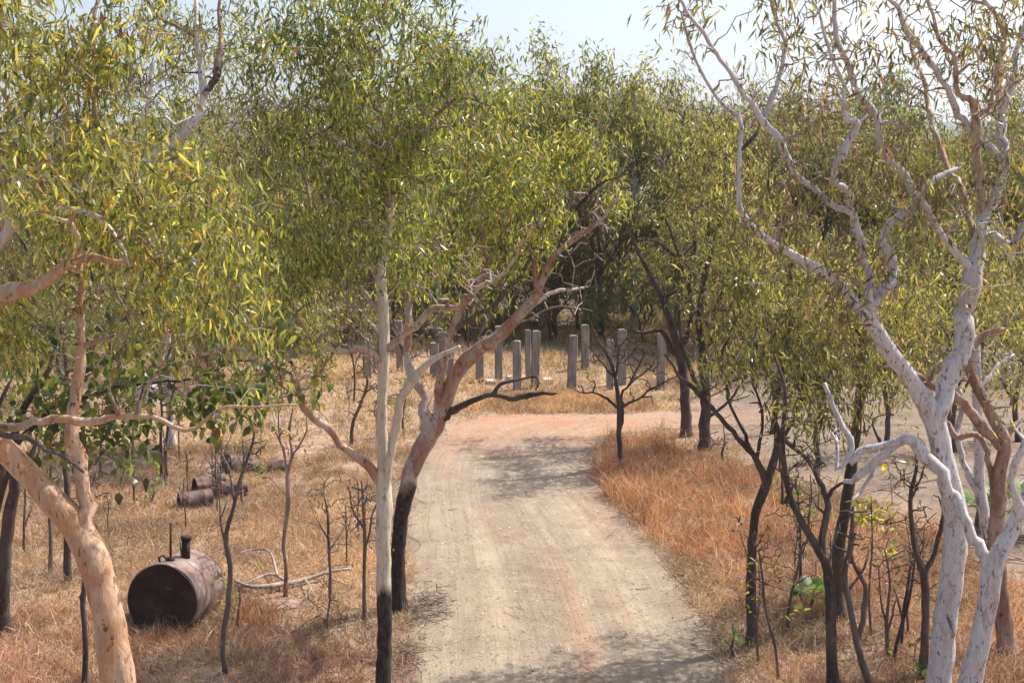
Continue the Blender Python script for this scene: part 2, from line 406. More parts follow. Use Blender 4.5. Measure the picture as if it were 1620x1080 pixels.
sp = ramp(n, noise(n, g, 19, 3, .6), [(.66, 0.), (.70, .8)]); c = mix(n, sp, c, (.55, .46, .38))
L.new(c, b.inputs['Base Color']); bump(n, b, noise(n, g, 9, 8, .7), .8, .08); b.inputs['Roughness'].default_value = 1
M['ground'] = m
ys = np.concatenate([np.arange(-60, 8, 4), np.arange(8, 62, .2), 62 + np.cumsum(np.geomspace(.3, 400, 90))])
xs = np.concatenate([np.arange(0, 26, .25), 26 + np.cumsum(np.geomspace(.4, 350, 60))]); xs = np.concatenate([-xs[:0:-1], xs])
X, Y = np.meshgrid(xs, ys); x, y = X.ravel(), Y.ravel()
z = height(x, y)
nx, ny = len(xs), len(ys); i = (np.arange(ny - 1)[:, None] * nx + np.arange(nx - 1)[None]).ravel()
bare = inpoly(x, y, CLEAR).astype(float)
def near(x, y, r=.6):
    k = np.zeros(np.shape(x))
    for dx, dy in ((r, 0), (-r, 0), (0, r), (0, -r), (r, r), (-r, -r)):
        k += inpoly(x + dx, y + dy, CLEAR)
    return k / 6
bare = np.where((y > 15) & (y < 70), near(x, y, .9), bare)
bare = np.clip(bare + np.clip(1 - np.abs(tdist(x, y)) / .5, 0, 1), 0, 1)
fr = np.clip((y - 59) / 14, 0, 1)
np_mesh('ground', np.stack([x, y, z], 1), np.stack([i, i + 1, i + nx + 1, i + nx], 1), m, None, np.stack([bare, fr, fr * 0], 1))['kind'] = 'structure'
# track sheet
m, n, b = newmat('dirt_track'); L = n.links
uv = N(n, 'ShaderNodeUVMap').outputs[0]; g = N(n, 'ShaderNodeNewGeometry').outputs['Position']
base = ramp(n, noise(n, g, .5, 9, .7), [(.3, (.175, .13, .092)), (.5, (.24, .185, .132)), (.7, (.315, .25, .182))])
su = N(n, 'ShaderNodeSeparateXYZ'); L.new(uv, su.inputs[0])
wv = noise(n, mapping(n, uv, (.25, .10, 1)), 1.3, 6, .6)
ua = N(n, 'ShaderNodeMath', operation='MULTIPLY_ADD'); L.new(wv, ua.inputs[0]); ua.inputs[1].default_value = 1.6; L.new(su.outputs[0], ua.inputs[2])
ub = N(n, 'ShaderNodeMath', operation='DIVIDE'); L.new(ua.outputs[0], ub.inputs[0]); ub.inputs[1].default_value = 9.6
rut = ramp(n, ub.outputs[0], [(.10, 0.), (.20, .5), (.27, .15), (.33, .85), (.40, .1), (.52, 0.), (.60, .7), (.66, .15), (.74, .9), (.82, .2), (.93, .0)])
st = noise(n, mapping(n, uv, (.55, .025, 1)), 5, 7, .7, .5)
ml = N(n, 'ShaderNodeMath', operation='MULTIPLY'); L.new(rut, ml.inputs[0]); L.new(ramp(n, noise(n, g, 1.3, 7, .7), [(.35, .1), (.6, 1.)]), ml.inputs[1])
c = mix(n, ml.outputs[0], base, (.38, .31, .225))
c = mix(n, ramp(n, st, [(.48, 0.), (.60, .5)]), c, (.185, .14, .10))
rd = noise(n, mapping(n, uv, (.30, .05, 1)), 3.1, 7, .65, .6)
c = mix(n, ramp(n, rd, [(.56, 0.), (.70, .5)]), c, (.36, .21, .135))
# redder strip up the middle close by
ms = ramp(n, ub.outputs[0], [(.50, 0.), (.56, 1.), (.62, 0.)]); r = N(n, 'ShaderNodeMapRange'); sy = N(n, 'ShaderNodeSeparateXYZ'); L.new(g, sy.inputs[0]); L.new(sy.outputs[1], r.inputs[0]); r.inputs[1].default_value = 26; r.inputs[2].default_value = 19
m2 = N(n, 'ShaderNodeMath', operation='MULTIPLY'); L.new(ms, m2.inputs[0]); L.new(r.outputs[0], m2.inputs[1]); m3 = N(n, 'ShaderNodeMath', operation='MULTIPLY'); L.new(m2.outputs[0], m3.inputs[0]); L.new(ramp(n, noise(n, g, 2.4, 7, .7), [(.35, .2), (.6, 1.)]), m3.inputs[1])
m4 = N(n, 'ShaderNodeMath', operation='MULTIPLY'); L.new(m3.outputs[0], m4.inputs[0]); m4.inputs[1].default_value = .85; c = mix(n, m4.outputs[0], c, (.36, .20, .13))
pt = noise(n, g, 1.7, 9, .75, .3); c = mix(n, ramp(n, pt, [(.50, 0.), (.64, .5)]), c, (.35, .285, .215))
s = N(n, 'ShaderNodeSeparateXYZ'); L.new(g, s.inputs[0])
r = N(n, 'ShaderNodeMapRange'); L.new(s.outputs[1], r.inputs[0]); r.inputs[1].default_value = 32; r.inputs[2].default_value = 38; r.inputs[4].default_value = .6
c = mix(n, r.outputs[0], c, mix(n, ramp(n, noise(n, g, .5, 7, .7), [(.45, 0.), (.70, 1.)]), (.43, .20, .115), (.335, .25, .185)))
r = N(n, 'ShaderNodeMapRange'); L.new(s.outputs[0], r.inputs[0]); r.inputs[1].default_value = 4.5; r.inputs[2].default_value = 9
c = mix(n, r.outputs[0], c, ramp(n, noise(n, g, .9, 8, .65), [(.3, (.135, .098, .073)), (.5, (.20, .148, .11)), (.7, (.265, .20, .15))]))
v = N(n, 'ShaderNodeTexVoronoi'); v.inputs['Scale'].default_value = 9; L.new(g, v.inputs['Vector'])
c = mix(n, ramp(n, v.outputs[0], [(.05, .7), (.08, 0.)]), c, (.55, .47, .38))
sp = ramp(n, noise(n, g, 24, 5, .75), [(.62, 0.), (.70, 1.)]); c = mix(n, sp, c, (.26, .19, .14))
L.new(c, b.inputs['Base Color']); b.inputs['Roughness'].default_value = 1
ad = N(n, 'ShaderNodeMath', operation='ADD'); L.new(st, ad.inputs[0]); L.new(noise(n, g, 14, 6, .7), ad.inputs[1])
bump(n, b, ad.outputs[0], .7, .05)
K = 36; V = []; U = []
Ls = np.r_[0, np.cumsum(np.linalg.norm(np.diff(ctr, axis=0), axis=1))]
for q in range(len(GL)):
    for k in range(K + 1):
        t = k / K; e = (fbm(Ls[q] * .9, 3.0 + 50 * (k > K / 2), 21) - .45) * 1.1
        tt = t + (e / (2 * hw[q])) * (1 if k > K / 2 else -1) * abs(2 * t - 1) ** 6
        p = GL[q] * (1 - tt) + GR[q] * tt
        V.append((p[0], p[1], 0)); U.append((t * 8, Ls[q]))
V = np.array(V); V[:, 2] = height(V[:, 0], V[:, 1]) + .012 + .015 * (vn(np.array(U)[:, 0] * 2.2, np.array(U)[:, 1] * .08, 4) - .5) * np.clip(8 - abs(np.array(U)[:, 0] - 4) * 2, 0, 1)
i = (np.arange(len(GL) - 1)[:, None] * (K + 1) + np.arange(K)[None]).ravel()
np_mesh('dirt_track', V, np.stack([i, i + 1, i + K + 2, i + K + 1], 1), m, None, uv=U)['kind'] = 'structure'

# hills far away
m, n, b = newmat('wooded_hill'); g = N(n, 'ShaderNodeNewGeometry').outputs['Position']
n.links.new(ramp(n, noise(n, g, .02, 8, .75), [(.42, (.02, .032, .02)), (.58, (.10, .10, .06))]), b.inputs['Base Color'])
hx = np.linspace(-3500, 3500, 220); hy = np.linspace(1500, 3600, 50); X, Y = np.meshgrid(hx, hy); x, y = X.ravel(), Y.ravel()
t = np.clip((y - 1500) / 1500, 0, 1)
z = -5 + np.sin(t * math.pi * .62) * (150 * (.35 + fbm(x / 900, y / 1400, 31) * 1.1)) + 12 * t * fbm(x / 90, y / 90, 41)
i = (np.arange(49)[:, None] * 220 + np.arange(219)[None]).ravel()
np_mesh('hill', np.stack([x, y, z], 1), np.stack([i, i + 1, i + 221, i + 220], 1), m)['kind'] = 'structure'

# ------------------------------------------------------------ grass (stuff)
def grass(name, n_tuft, xr, yr, keep, pal, hgt, per, wid, seed, label, spread=.55, jit=.10):
    x = rng.uniform(xr[0], xr[1], n_tuft); y = yr[0] + (yr[1] - yr[0]) * rng.uniform(0, 1, n_tuft) ** .8
    m = (np.abs(x) < y * .52 + 4) & keep(x, y); x, y = x[m], y[m]
    s = .25 + 1.5 * fbm(x * .9, y * .9, seed)
    nb = rng.poisson(per, len(x)); X = np.repeat(x, nb) + rng.standard_normal(nb.sum()) * jit; Y = np.repeat(y, nb) + rng.standard_normal(nb.sum()) * jit
    k = ~inner(X, Y); X, Y = X[k], Y[k]; sz = np.repeat(s, nb)[k]
    Z = height(X, Y) - .02
    tint = np.repeat((.25 + 1.45 * fbm(x * .7 + 9, y * .7, seed + 3)) * rng.uniform(.85, 1.15, len(x)), nb)[k][:, None]
    V, Q, c = blades(np.stack([X, Y, Z], 1), hgt * sz * rng.uniform(.5, 1.3, len(X)), wid, pick(pal, len(X), .15) * tint, (0, 0, 1), spread, .35, (.9, .8, .15), .5)
    return tag(np_mesh(name, V, Q, M['grass'], None, c, False), label, 'grass', None, 'stuff')
def inner(x, y): return (tdist(x, y) < -.15) & inpoly(x, y, TRACK)
def trk(x, y): return inpoly(x, y, TRACK)
def kstraw(x, y):
    cl = near(x, y, .5) * 1.4
    thin = fbm(x * .5, y * .5, 77) > .30
    edge = tdist(x, y) > .9 * rng.uniform(0, 1, len(x)) ** 2 * (y > 24)
    return ~trk(x, y) & (rng.uniform(0, 1, len(x)) > cl) & thin & edge & ~(inpoly(x, y, REDP) & (rng.uniform(0, 1, len(x)) < .6))
grass('dry_grass', 30000, (-17, 17), (14, 34), kstraw, 'straw', .42, 12, .013, 1, 'tangled pinkish tan dry grass covering the ground both sides of the track', .75)
grass('dry_grass', 22000, (-30, 30), (32, 66), kstraw, 'straw_gold', .50, 9, .026, 2, 'pale golden dry grass around and behind the concrete posts', .6, .2)
grass('red_grass', 3600, (0, 14), (20, 40), lambda x, y: inpoly(x, y, REDP) & ~trk(x, y), 'straw_red', .80, 17, .014, 3, 'tall rusty red dry grass along the inside of the track bend', .32, .12)
grass('red_grass', 3500, (-14, -3), (15, 30), lambda x, y: (fbm(x * .35, y * .35, 55) > .5) & ~trk(x, y), 'straw_pink', .36, 12, .013, 5, 'patches of reddish brown dry grass left of the track', .6, .12)
grass('red_grass', 4200, (1, 12), (14, 26), lambda x, y: (fbm(x * .4, y * .4, 57) > .36) & ~trk(x, y) & (tdist(x, y) > .5) & ~inpoly(x, y, CLEAR), 'straw_pink', .46, 12, .012, 15, 'pinkish red dry grass round the dark trees at the near right', .4, .12)
grass('red_grass', 3600, (-9, -1), (14, 21), lambda x, y: (fbm(x * .4, y * .4, 58) > .38) & ~trk(x, y), 'straw_pink', .42, 12, .011, 16, 'pinkish red dry grass in the near left foreground', .45, .12)
grass('grass_stems', 5200, (-17, 17), (14, 40), lambda x, y: kstraw(x, y) & (fbm(x * .6, y * .6, 91) > .42), 'straw', .66, 7, .009, 8, 'scattered taller dry grass stems standing above the grass mat', .25, .09)
grass('grass_stems', 700, (-7.6, -3.6), (17.6, 21.5), lambda x, y: (np.hypot((x + 5.9) / 1.3, y - 20.2) < 1.5) & ((y < 19.9) | (np.abs(x + 5.9) > .75)), 'straw_red', .5, 9, .009, 12, 'taller dry grass growing up round the rusty tank', .3, .1)
BERM = gpoly([(735, 650), (800, 628), (860, 622), (940, 625), (1010, 635), (1060, 648), (1000, 654), (800, 656)])
grass('golden_grass', 2600, (-4, 8), (36, 46), lambda x, y: inpoly(x, y, BERM), 'straw_gold', .42, 18, .02, 6, 'combed golden grass bank along the far edge of the track', .45, .15)
# fallen leaves and stones
nl = 34000; y = 13 + 42 * rng.uniform(0, 1, nl) ** 1.3; x = rng.uniform(-1, 1, nl) * (y * .5)
V, Q, c = blades(np.stack([x, y, height(x, y) + .035], 1), .09, .022, pick('litter', nl), (0, 0, .1), 1, .0); V[:, 2] = np.maximum(V[:, 2] * .3 + .7 * (np.repeat(height(x, y), 6) + .02), np.repeat(height(x, y), 6) + .014)
tag(np_mesh('leaf_litter', V, Q, M['grass'], None, c), 'fallen dry leaves scattered over the track and bare soil', 'leaf litter', None, 'stuff')
m, n, b = newmat('pale_pebble'); g = N(n, 'ShaderNodeNewGeometry').outputs['Position']
n.links.new(ramp(n, noise(n, g, 3, 3), [(.35, (.32, .24, .19)), (.65, (.62, .54, .46))]), b.inputs['Base Color']); M['pebble'] = m
A = Acc(); o8 = np.array([(1, 0, 0), (0, 1, 0), (-1, 0, 0), (0, -1, 0), (0, 0, 1), (0, 0, -1)], float)
of = np.array([(0, 1, 4, 4), (1, 2, 4, 4), (2, 3, 4, 4), (3, 0, 4, 4)])
nl = 3500; y = 14 + 30 * rng.uniform(0, 1, nl) ** 1.2; x = rng.uniform(-3.5, 5, nl) * (y / 20)
V = (o8[None] * rng.uniform(.5, 1.3, (nl, 6, 1))) * (rng.uniform(.008, .028, (nl, 1, 1)) * (y[:, None, None] / 20)) * [1, 1, .6]
V = V + np.stack([x, y, height(x, y) + .014], 1)[:, None]
Q = (np.array([(0, 1, 4), (1, 2, 4), (2, 3, 4), (3, 0, 4)])[None] + np.arange(nl)[:, None, None] * 6).reshape(-1, 3)
tag(np_mesh('pebbles', V.reshape(-1, 3), Q, m, None, smooth=False), 'small pale stones scattered on the dirt track', 'pebbles', None, 'stuff')

A = Acc()
for k in range(2600):
    y = 14 + 32 * random.random() ** 1.2; x = random.uniform(-.5, .5) * y
    if trk(np.array([x]), np.array([y]))[0] and random.random() < .97: continue
    l = random.uniform(.15, .8) * random.random() + .12; a = random.uniform(0, 6.28); z = gz(x, y) + .03
    p0 = np.array([x, y, z]); p2 = p0 + [l * math.cos(a), l * math.sin(a), random.uniform(0, .22)]
    A.tube([p0, (p0 + p2) / 2 + rng.normal(size=3) * l * .08, p2], [.011, .008, .004], 4, cap=False)
tag(A.out('dead_twigs', M['deadwood']), 'grey fallen twigs scattered through the dry grass', 'fallen twigs', None, 'stuff')
# ------------------------------------------------------------ concrete posts of the old house
m, n, b = newmat('weathered_concrete'); g = N(n, 'ShaderNodeNewGeometry').outputs['Position']; L = n.links
c = ramp(n, noise(n, mapping(n, g, (1, 1, .3)), 4, 7, .65), [(.32, (.15, .13, .115)), (.5, (.28, .24, .21)), (.7, (.42, .365, .32))])
c = mix(n, ramp(n, noise(n, g, 18, 5, .7), [(.6, 0.), (.7, .7)]), c, (.13, .11, .105))
L.new(c, b.inputs['Base Color']); bump(n, b, noise(n, g, 20, 6, .7), .5, .02); M['concrete'] = m
def box(A, c, s, rz=0, lean=(0, 0), bev=.02):
    A_ = []; x, y, z = s[0] / 2, s[1] / 2, s[2]
    lv = [(0, 0), (0, 0), (z - bev, 0), (z, bev)]
    for zz, ins in lv[1:]:
        for sx, sy in ((1, 1), (-1, 1), (-1, -1), (1, -1)):
            for k in (0, 1):
                ex = bev if (k == (sx * sy < 0)) else 0; ey = bev - ex
                A_.append((sx * (x - ins - ex), sy * (y - ins - ey), zz))
    V = np.array(A_); 
    V[:, 0] += lean[0] * V[:, 2]; V[:, 1] += lean[1] * V[:, 2]
    cc, ss = math.cos(rz), math.sin(rz); V = np.stack([V[:, 0] * cc - V[:, 1] * ss, V[:, 0] * ss + V[:, 1] * cc, V[:, 2]], 1) + np.array(c)
    Q = []
    for l in range(2):
        for k in range(8): Q.append((l * 8 + k, l * 8 + (k + 1) % 8, l * 8 + 8 + (k + 1) % 8, l * 8 + 8 + k))
    Q += [(16, 17, 18, 19), (16, 19, 20, 23), (20, 21, 22, 23)]
    A.add(V, Q)
POSTS = [ # px centre, base py, top py, width px, label
 (581, 600, 530, 14, 'leftmost grey concrete post, left of the cream gum stem'),
 (596, 592, 515, 13, 'concrete post half hidden directly behind the cream gum stem'),
 (634, 588, 506, 13, 'concrete post behind the fork of the cream gum stem'),
 (687, 601, 543, 15, 'concrete post seen low between the limbs of the leaning gum'),
 (700, 594, 526, 13, 'concrete post just left of the thick limb of the leaning gum'),
 (712, 600, 541, 12, 'narrow concrete post behind the thick limb of the leaning gum'),
 (759, 608, 536, 14, 'short concrete post right under the leaning gum limb'),
 (789, 604, 518, 13, 'concrete post with white slabs at its foot'),
 (818, 620, 541, 14, 'concrete post standing nearest behind the dead low branch'),
 (836, 604, 524, 11, 'concrete post peeking out left of its close neighbour above the branch tip'),
 (846, 617, 525, 13, 'tall concrete post with dark side above the dead branch tip'),
 (904, 620, 531, 15, 'free standing concrete post in the gap, the nearer of two'),
 (926, 588, 516, 13, 'free standing concrete post in the gap, the farther of two'),
 (965, 618, 538, 13, 'concrete post behind the left twigs of the small bare tree'),
 (984, 611, 522, 14, 'tall concrete post right behind the small bare tree'),
 (1045, 618, 528, 15, 'concrete post between the bare tree and the dark trunks'),
 (1110, 628, 540, 13, 'rightmost concrete post, behind the pair of dark trunks')]
for k, (px, pb, pt, w, lab) in enumerate(POSTS):
    q = gnd(px, pb); h = CAMH * (pb - pt) / (pb - 270); ww = w / FPX * q[1] * rng.uniform(.9, 1.02)
    A = Acc(); box(A, (0, 0, 0), (ww * .93, ww * .93, h + .1), rng.uniform(-.2, .2), (rng.uniform(-.025, .025), rng.uniform(-.02, .02)), .022)
    o = A.out('concrete_post', M['concrete'], None, None, False); o.location = (q[0], q[1], gz(*q) - .1)
    tag(o, lab, 'post', 'concrete posts left from a house')
m, n, b = newmat('pale_slab_concrete'); g = N(n, 'ShaderNodeNewGeometry').outputs['Position']
n.links.new(ramp(n, noise(n, g, 6, 5), [(.3, (.45, .38, .36)), (.7, (.62, .56, .54))]), b.inputs['Base Color']); M['slab'] = m
for px, py, w, lab in ((776, 610, 14, 'small pale concrete slab on the grass between two posts'), (814, 606, 22, 'larger pale slab lying between posts above the dead branch'), (866, 607, 16, 'pale slab beside the tall dark sided post')):
    q = gnd(px, py); ww = w / FPX * q[1]; A = Acc(); box(A, (0, 0, 0), (ww, ww * 1.6, .16), .2, (0, 0), .02)
    o = A.out('concrete_slab', M['slab'], None, None, False); o.location = (q[0], q[1], gz(*q) - .02); tag(o, lab, 'slab', 'pale slabs among the posts')

# ------------------------------------------------------------ rusty tank and drums
def metal(name, stops, sc=3, spot=(.10, .06, .05), rough=.55, met=.3):
    m, n, b = newmat(name); g = N(n, 'ShaderNodeTexCoord').outputs['Object']
    c = ramp(n, noise(n, g, sc, 7, .65, .3), stops)
    c = mix(n, ramp(n, noise(n, g, sc * 5, 6, .7), [(.57, 0.), (.68, .8)]), c, spot)
    n.links.new(c, b.inputs['Base Color']); b.inputs['Roughness'].default_value = rough; b.inputs['Metallic'].default_value = met
    bump(n, b, noise(n, g, 14, 6), .25, .01); return m
M['tank'] = metal('weathered_tank_steel', [(.3, (.12, .07, .055)), (.48, (.22, .15, .13)), (.62, (.33, .26, .235)), (.74, (.19, .10, .07))])
M['rust'] = metal('dark_rust', [(.3, (.026, .016, .013)), (.55, (.06, .033, .026)), (.8, (.12, .062, .045))], 3, (.03, .02, .02), .8, .1)
M['drum'] = metal('rusted_drum_steel', [(.3, (.075, .048, .04)), (.55, (.15, .10, .085)), (.75, (.14, .07, .05))], 4, (.06, .04, .035), .7, .2)
def lathe(A, prof, k=40, dent=0, seed=0):
    """prof (axial, radius) around +Y"""
    a = np.arange(k) * 2 * math.pi / k; V = []
    for (t, r) in prof:
        rr = r * (1 - dent * (vn(np.cos(a) * 1.5 + 20 + seed, np.sin(a) * 1.5 + t * 3 + 20, seed)) ** 2)
        V.append(np.stack([rr * np.cos(a), np.full(k, t), rr * np.sin(a)], 1))
    n = len(prof); i = np.arange(n - 1)[:, None] * k; j = np.arange(k)[None]; j2 = (j + 1) % k
    A.add(np.vstack(V), np.stack([i + j, i + j2, i + k + j2, i + k + j], -1).reshape(-1, 4))
f = at(257, 966, 20.0); R = .66; TLn = 1.2
tank = empty('steel_tank', (f[0], f[1], gz(f[0], f[1]) + R - .10), 'large rusty cylindrical fuel tank lying on its side in dry grass', 'tank')
tank.rotation_euler = (-.09, 0, -.16)
A = Acc(); lathe(A, [(0.0, R - .012), (0, R), (.035, R + .012), (.07, R), (TLn * .5 - .02, R), (TLn * .5, R + .008), (TLn * .5 + .02, R), (TLn - .05, R), (TLn, R - .01)], 56, .07); A.out('shell', M['tank'], tank)
A = Acc(); lathe(A, [(.05, 0.002), (.05, R * .3), (.045, R * .6), (.03, R * .9), (.012, R - .008)], 56); A.out('front_end', M['rust'], tank)
A = Acc(); lathe(A, [(TLn - .002, R - .012), (TLn + .05, R * .8), (TLn + .09, R * .4), (TLn + .10, .002)], 56); A.out('rear_end', M['tank'], tank)
def vt(A, x, y, z0, z1, r): A.tube([(x, y, z0), (x, y, (z0 + z1) / 2), (x, y, z1)], [r, r, r], 12)
A = Acc(); vt(A, .03, .28, R - .05, R + .66, .019); A.out('tall_pipe', M['rust'], tank)
A = Acc(); vt(A, .16, .62, R - .08, R + .30, .075); p = A.out('filler_neck', M['rust'], tank)
A = Acc(); vt(A, .16, .62, R + .30, R + .36, .10); A.out('filler_cap', M['rust'], p)
A = Acc(); vt(A, .03, .28, R - .03, R + .05, .07); A.out('pipe_flange', M['rust'], tank)
A = Acc(); A.tube([(-.10, .15, R - .04), (-.13, .15, R + .07), (-.06, .17, R + .10), (0, .2, R + .02)], [.02, .02, .02, .02], 8); A.out('lifting_lug', M['rust'], tank)
def drum(px, py, axis, tilt, lab, r=.27, ln=.72, dent=.15, seed=0, open_=True):
    q = gnd(px, py); o = empty('fuel_drum', (q[0], q[1], gz(*q) + r * .55), lab, 'drum', 'rusty drums dumped in the grass')
    o.rotation_euler = (tilt, 0, axis)
    A = Acc(); pr = [(-ln / 2 + .03, r * .9), (-ln / 2, r * .97), (-ln / 2, r * 1.03), (-ln / 2 + .02, r)]
    for t in (-.16, .16): pr += [(t * ln / .6 - .02, r), (t * ln / .6, r * 1.045), (t * ln / .6 + .02, r)]
    pr += [(ln / 2 - .02, r), (ln / 2, r * 1.03), (ln / 2, r * .97), (ln / 2 - .03, r * .9)]
    lathe(A, pr, 36, dent, seed); A.out('drum_shell', M['drum'], o)
    A = Acc(); lathe(A, [(-ln / 2 + .25 * open_ + .03, .002), (-ln / 2 + .25 * open_ + .03, r * .5), (-ln / 2 + .03 + .25 * open_, r * .90 * (1 - dent * .6))], 36); A.out('drum_head', M['rust'], o)
    A = Acc(); lathe(A, [(ln / 2 - .03, r * .92 * (1 - dent * .5)), (ln / 2 - .03, .002)], 36); A.out('drum_head', M['drum'], o)
drum(309, 800, -1.15, 0, 'nearest rusty drum lying with its dark rim to the left', .26, .78, .2, 1)
drum(331, 776, -.9, .05, 'dented open drum just behind the nearest drum', .25, .75, .35, 2)
drum(366, 783, -1.35, -.1, 'crushed crumpled drum lying at the right of the pile', .24, .8, .5, 3)
drum(380, 752, 2.2, .25, 'drum tipped on top of the pile with its open end to the right', .30, .78, .15, 4)
drum(440, 750, 1.7, 0, 'dark drum lying alone right of the pile, half in grass', .22, .5, .4, 5, False)
# round trough
q = gnd(232, 640); o = empty('concrete_trough', (q[0], q[1], gz(*q)), 'pale round concrete trough standing in grass behind thin trunks', 'trough')
A = Acc(); a = np.arange(40) * 2 * math.pi / 40; V = []
for z, r in ((-.05, .44), (.55, .44), (.6, .46), (.66, .46), (.66, .38), (.3, .37), (.3, .01)): V.append(np.stack([r * np.cos(a), r * np.sin(a), np.full(40, z)], 1))
i = np.arange(6)[:, None] * 40; j = np.arange(40)[None]; A.add(np.vstack(V), np.stack([i + j, i + (j + 1) % 40, i + 40 + (j + 1) % 40, i + 40 + j], -1).reshape(-1, 4))
A.out('basin', M['slab'], o)

# ------------------------------------------------------------ hero trees
ROUND = dict(pal='round', leafL=.12, leafW=.082, prof=(.45, 1, .2))
T = trace_tree('gum_tree', 'big foreground gum with orange patched leaning trunk at the left edge', 'tree', 12.0,
 [(212, 1536, 69.2, 0), (204, 1250, 63.7, 0), (186, 1075, 52.8, 0), (170, 975, 50.1, 0), (148, 885, 49.1, .05), (118, 832, 49.1, .1), (78, 785, 41.9, .1), (40, 745, 38.2, .1), (0, 705, 38.2, .0), (-50, 650, 32.8, -.1), (-72, 570, 29.1, -.2), (-60, 490, 27.3, -.2), (-30, 420, 23.7, -.1), (0, 370, 18.2, 0), (4, 300, 16.4, .1), (2, 250, 14.6, .2), (-12, 190, 12.7, .3), (0, 60, 10, .4), (10, -80, 7.3, .5)],
 [([(135, 850, 38), (128, 790, 26), (120, 735, 22), (118, 680, 20), (124, 600, 17), (130, 530, 15), (127, 470, 13), (120, 400, 13), (135, 300, 10), (150, 200, 8), (140, 90, 6)], .6),
  ([(-60, 655, 24), (-20, 672, 16), (40, 672, 13), (95, 664, 12), (150, 662, 12), (185, 660, 11), (240, 663, 9), (300, 682, 8), (330, 662, 5), (365, 647, 5), (410, 640, 4), (470, 642, 3)], -.6),
  ([(-62, 490, 28), (-20, 480, 28), (15, 474, 26), (50, 460, 22), (80, 438, 19), (115, 425, 17), (150, 415, 13), (190, 411, 8), (260, 400, 4)], -.5),
  ([(0, 370, 14), (25, 360, 12), (40, 346, 11), (65, 335, 12), (115, 332, 10), (155, 343, 7), (185, 380, 5), (208, 425, 3)], -.7, 'white'),
  ([(0, 305, 12), (18, 292, 10), (35, 280, 8), (60, 260, 5), (90, 240, 4)], -.3, 'white'),
  ([(6, 420, 18), (14, 370, 15), (10, 330, 11), (0, 300, 9)], -.2, 'white'),
  ([(115, 425, 8), (122, 390, 10), (118, 360, 9), (90, 350, 6), (60, 345, 4)], -.2),
  ([(-50, 655, 20), (0, 690, 10), (45, 690, 9), (75, 705, 8), (110, 725, 5), (140, 745, 4)], -.9, 'darkmid'),
  ([(135, 300, 8), (170, 215, 9), (195, 200, 8), (235, 190, 7), (258, 186, 6), (280, 200, 5), (312, 183, 3)], .3, 'white'),
  ([(10, 210, 12), (60, 150, 9), (130, 90, 7), (150, 20, 5), (180, -50, 4)], .8, 'red')],
 [(40, 90, 130, 110, .2, 1.8, 110), (170, 60, 120, 90, .4, 1.6, 70), (90, 230, 150, 100, 0, 1.9, 110), (230, 270, 120, 80, .2, 1.6, 70), (160, 350, 170, 80, 0, 1.9, 100), (300, 350, 100, 110, .3, 1.5, 70),
  (60, -80, 170, 90, .3, 2, 70), (240, -110, 170, 80, .5, 2, 60), (250, 440, 130, 60, .2, 1.3, 44), (40, 500, 90, 70, 0, 1, 34), (340, 520, 70, 50, .2, 1, 18)],
 mat='bigleft', twig='twigpale', dens=.82, side='red', bare=[(90, 200, 120, 160, -.3, 1.2, 44), (210, 330, 130, 120, -.3, 1.2, 44), (120, 480, 130, 90, -.4, .9, 40), (250, 560, 110, 70, -.3, .8, 24), (180, 80, 120, 90, -.2, 1.2, 24)], pal='fresh', per=22, leafL=.118, leafW=.029, sides=20, rmax=.03)
# the lower round leaved growth belongs to its neighbour
trace_tree('round_leaf_gum', 'thin dark stemmed gum with round green leaves at lower left', 'tree', 13.4,
 [(-70, 1410, 30, 0), (-60, 1100, 24, 0), (-30, 900, 20, 0), (0, 780, 16, 0), (20, 700, 14, 0), (40, 640, 11, .1), (75, 590, 8, .2), (90, 540, 5, .3)],
 [([(20, 700, 10), (90, 640, 8), (160, 620, 6), (230, 610, 5), (330, 590, 4), (400, 570, 3)], .3), ([(5, 740, 9), (-20, 690, 8), (0, 640, 6), (20, 600, 5)], .3)],
 [(70, 600, 110, 60, 0, .8, 45), (210, 620, 110, 45, 0, .8, 48), (330, 600, 100, 55, .2, .8, 45), (430, 590, 60, 60, .3, .7, 22), (110, 690, 60, 40, 0, .6, 18), (160, 540, 120, 50, 0, .9, 40), (30, 540, 70, 60, 0, .9, 25)],
 mat='dark', twig='twig', per=8, sides=12, spread=.8, dens=.62, **ROUND)
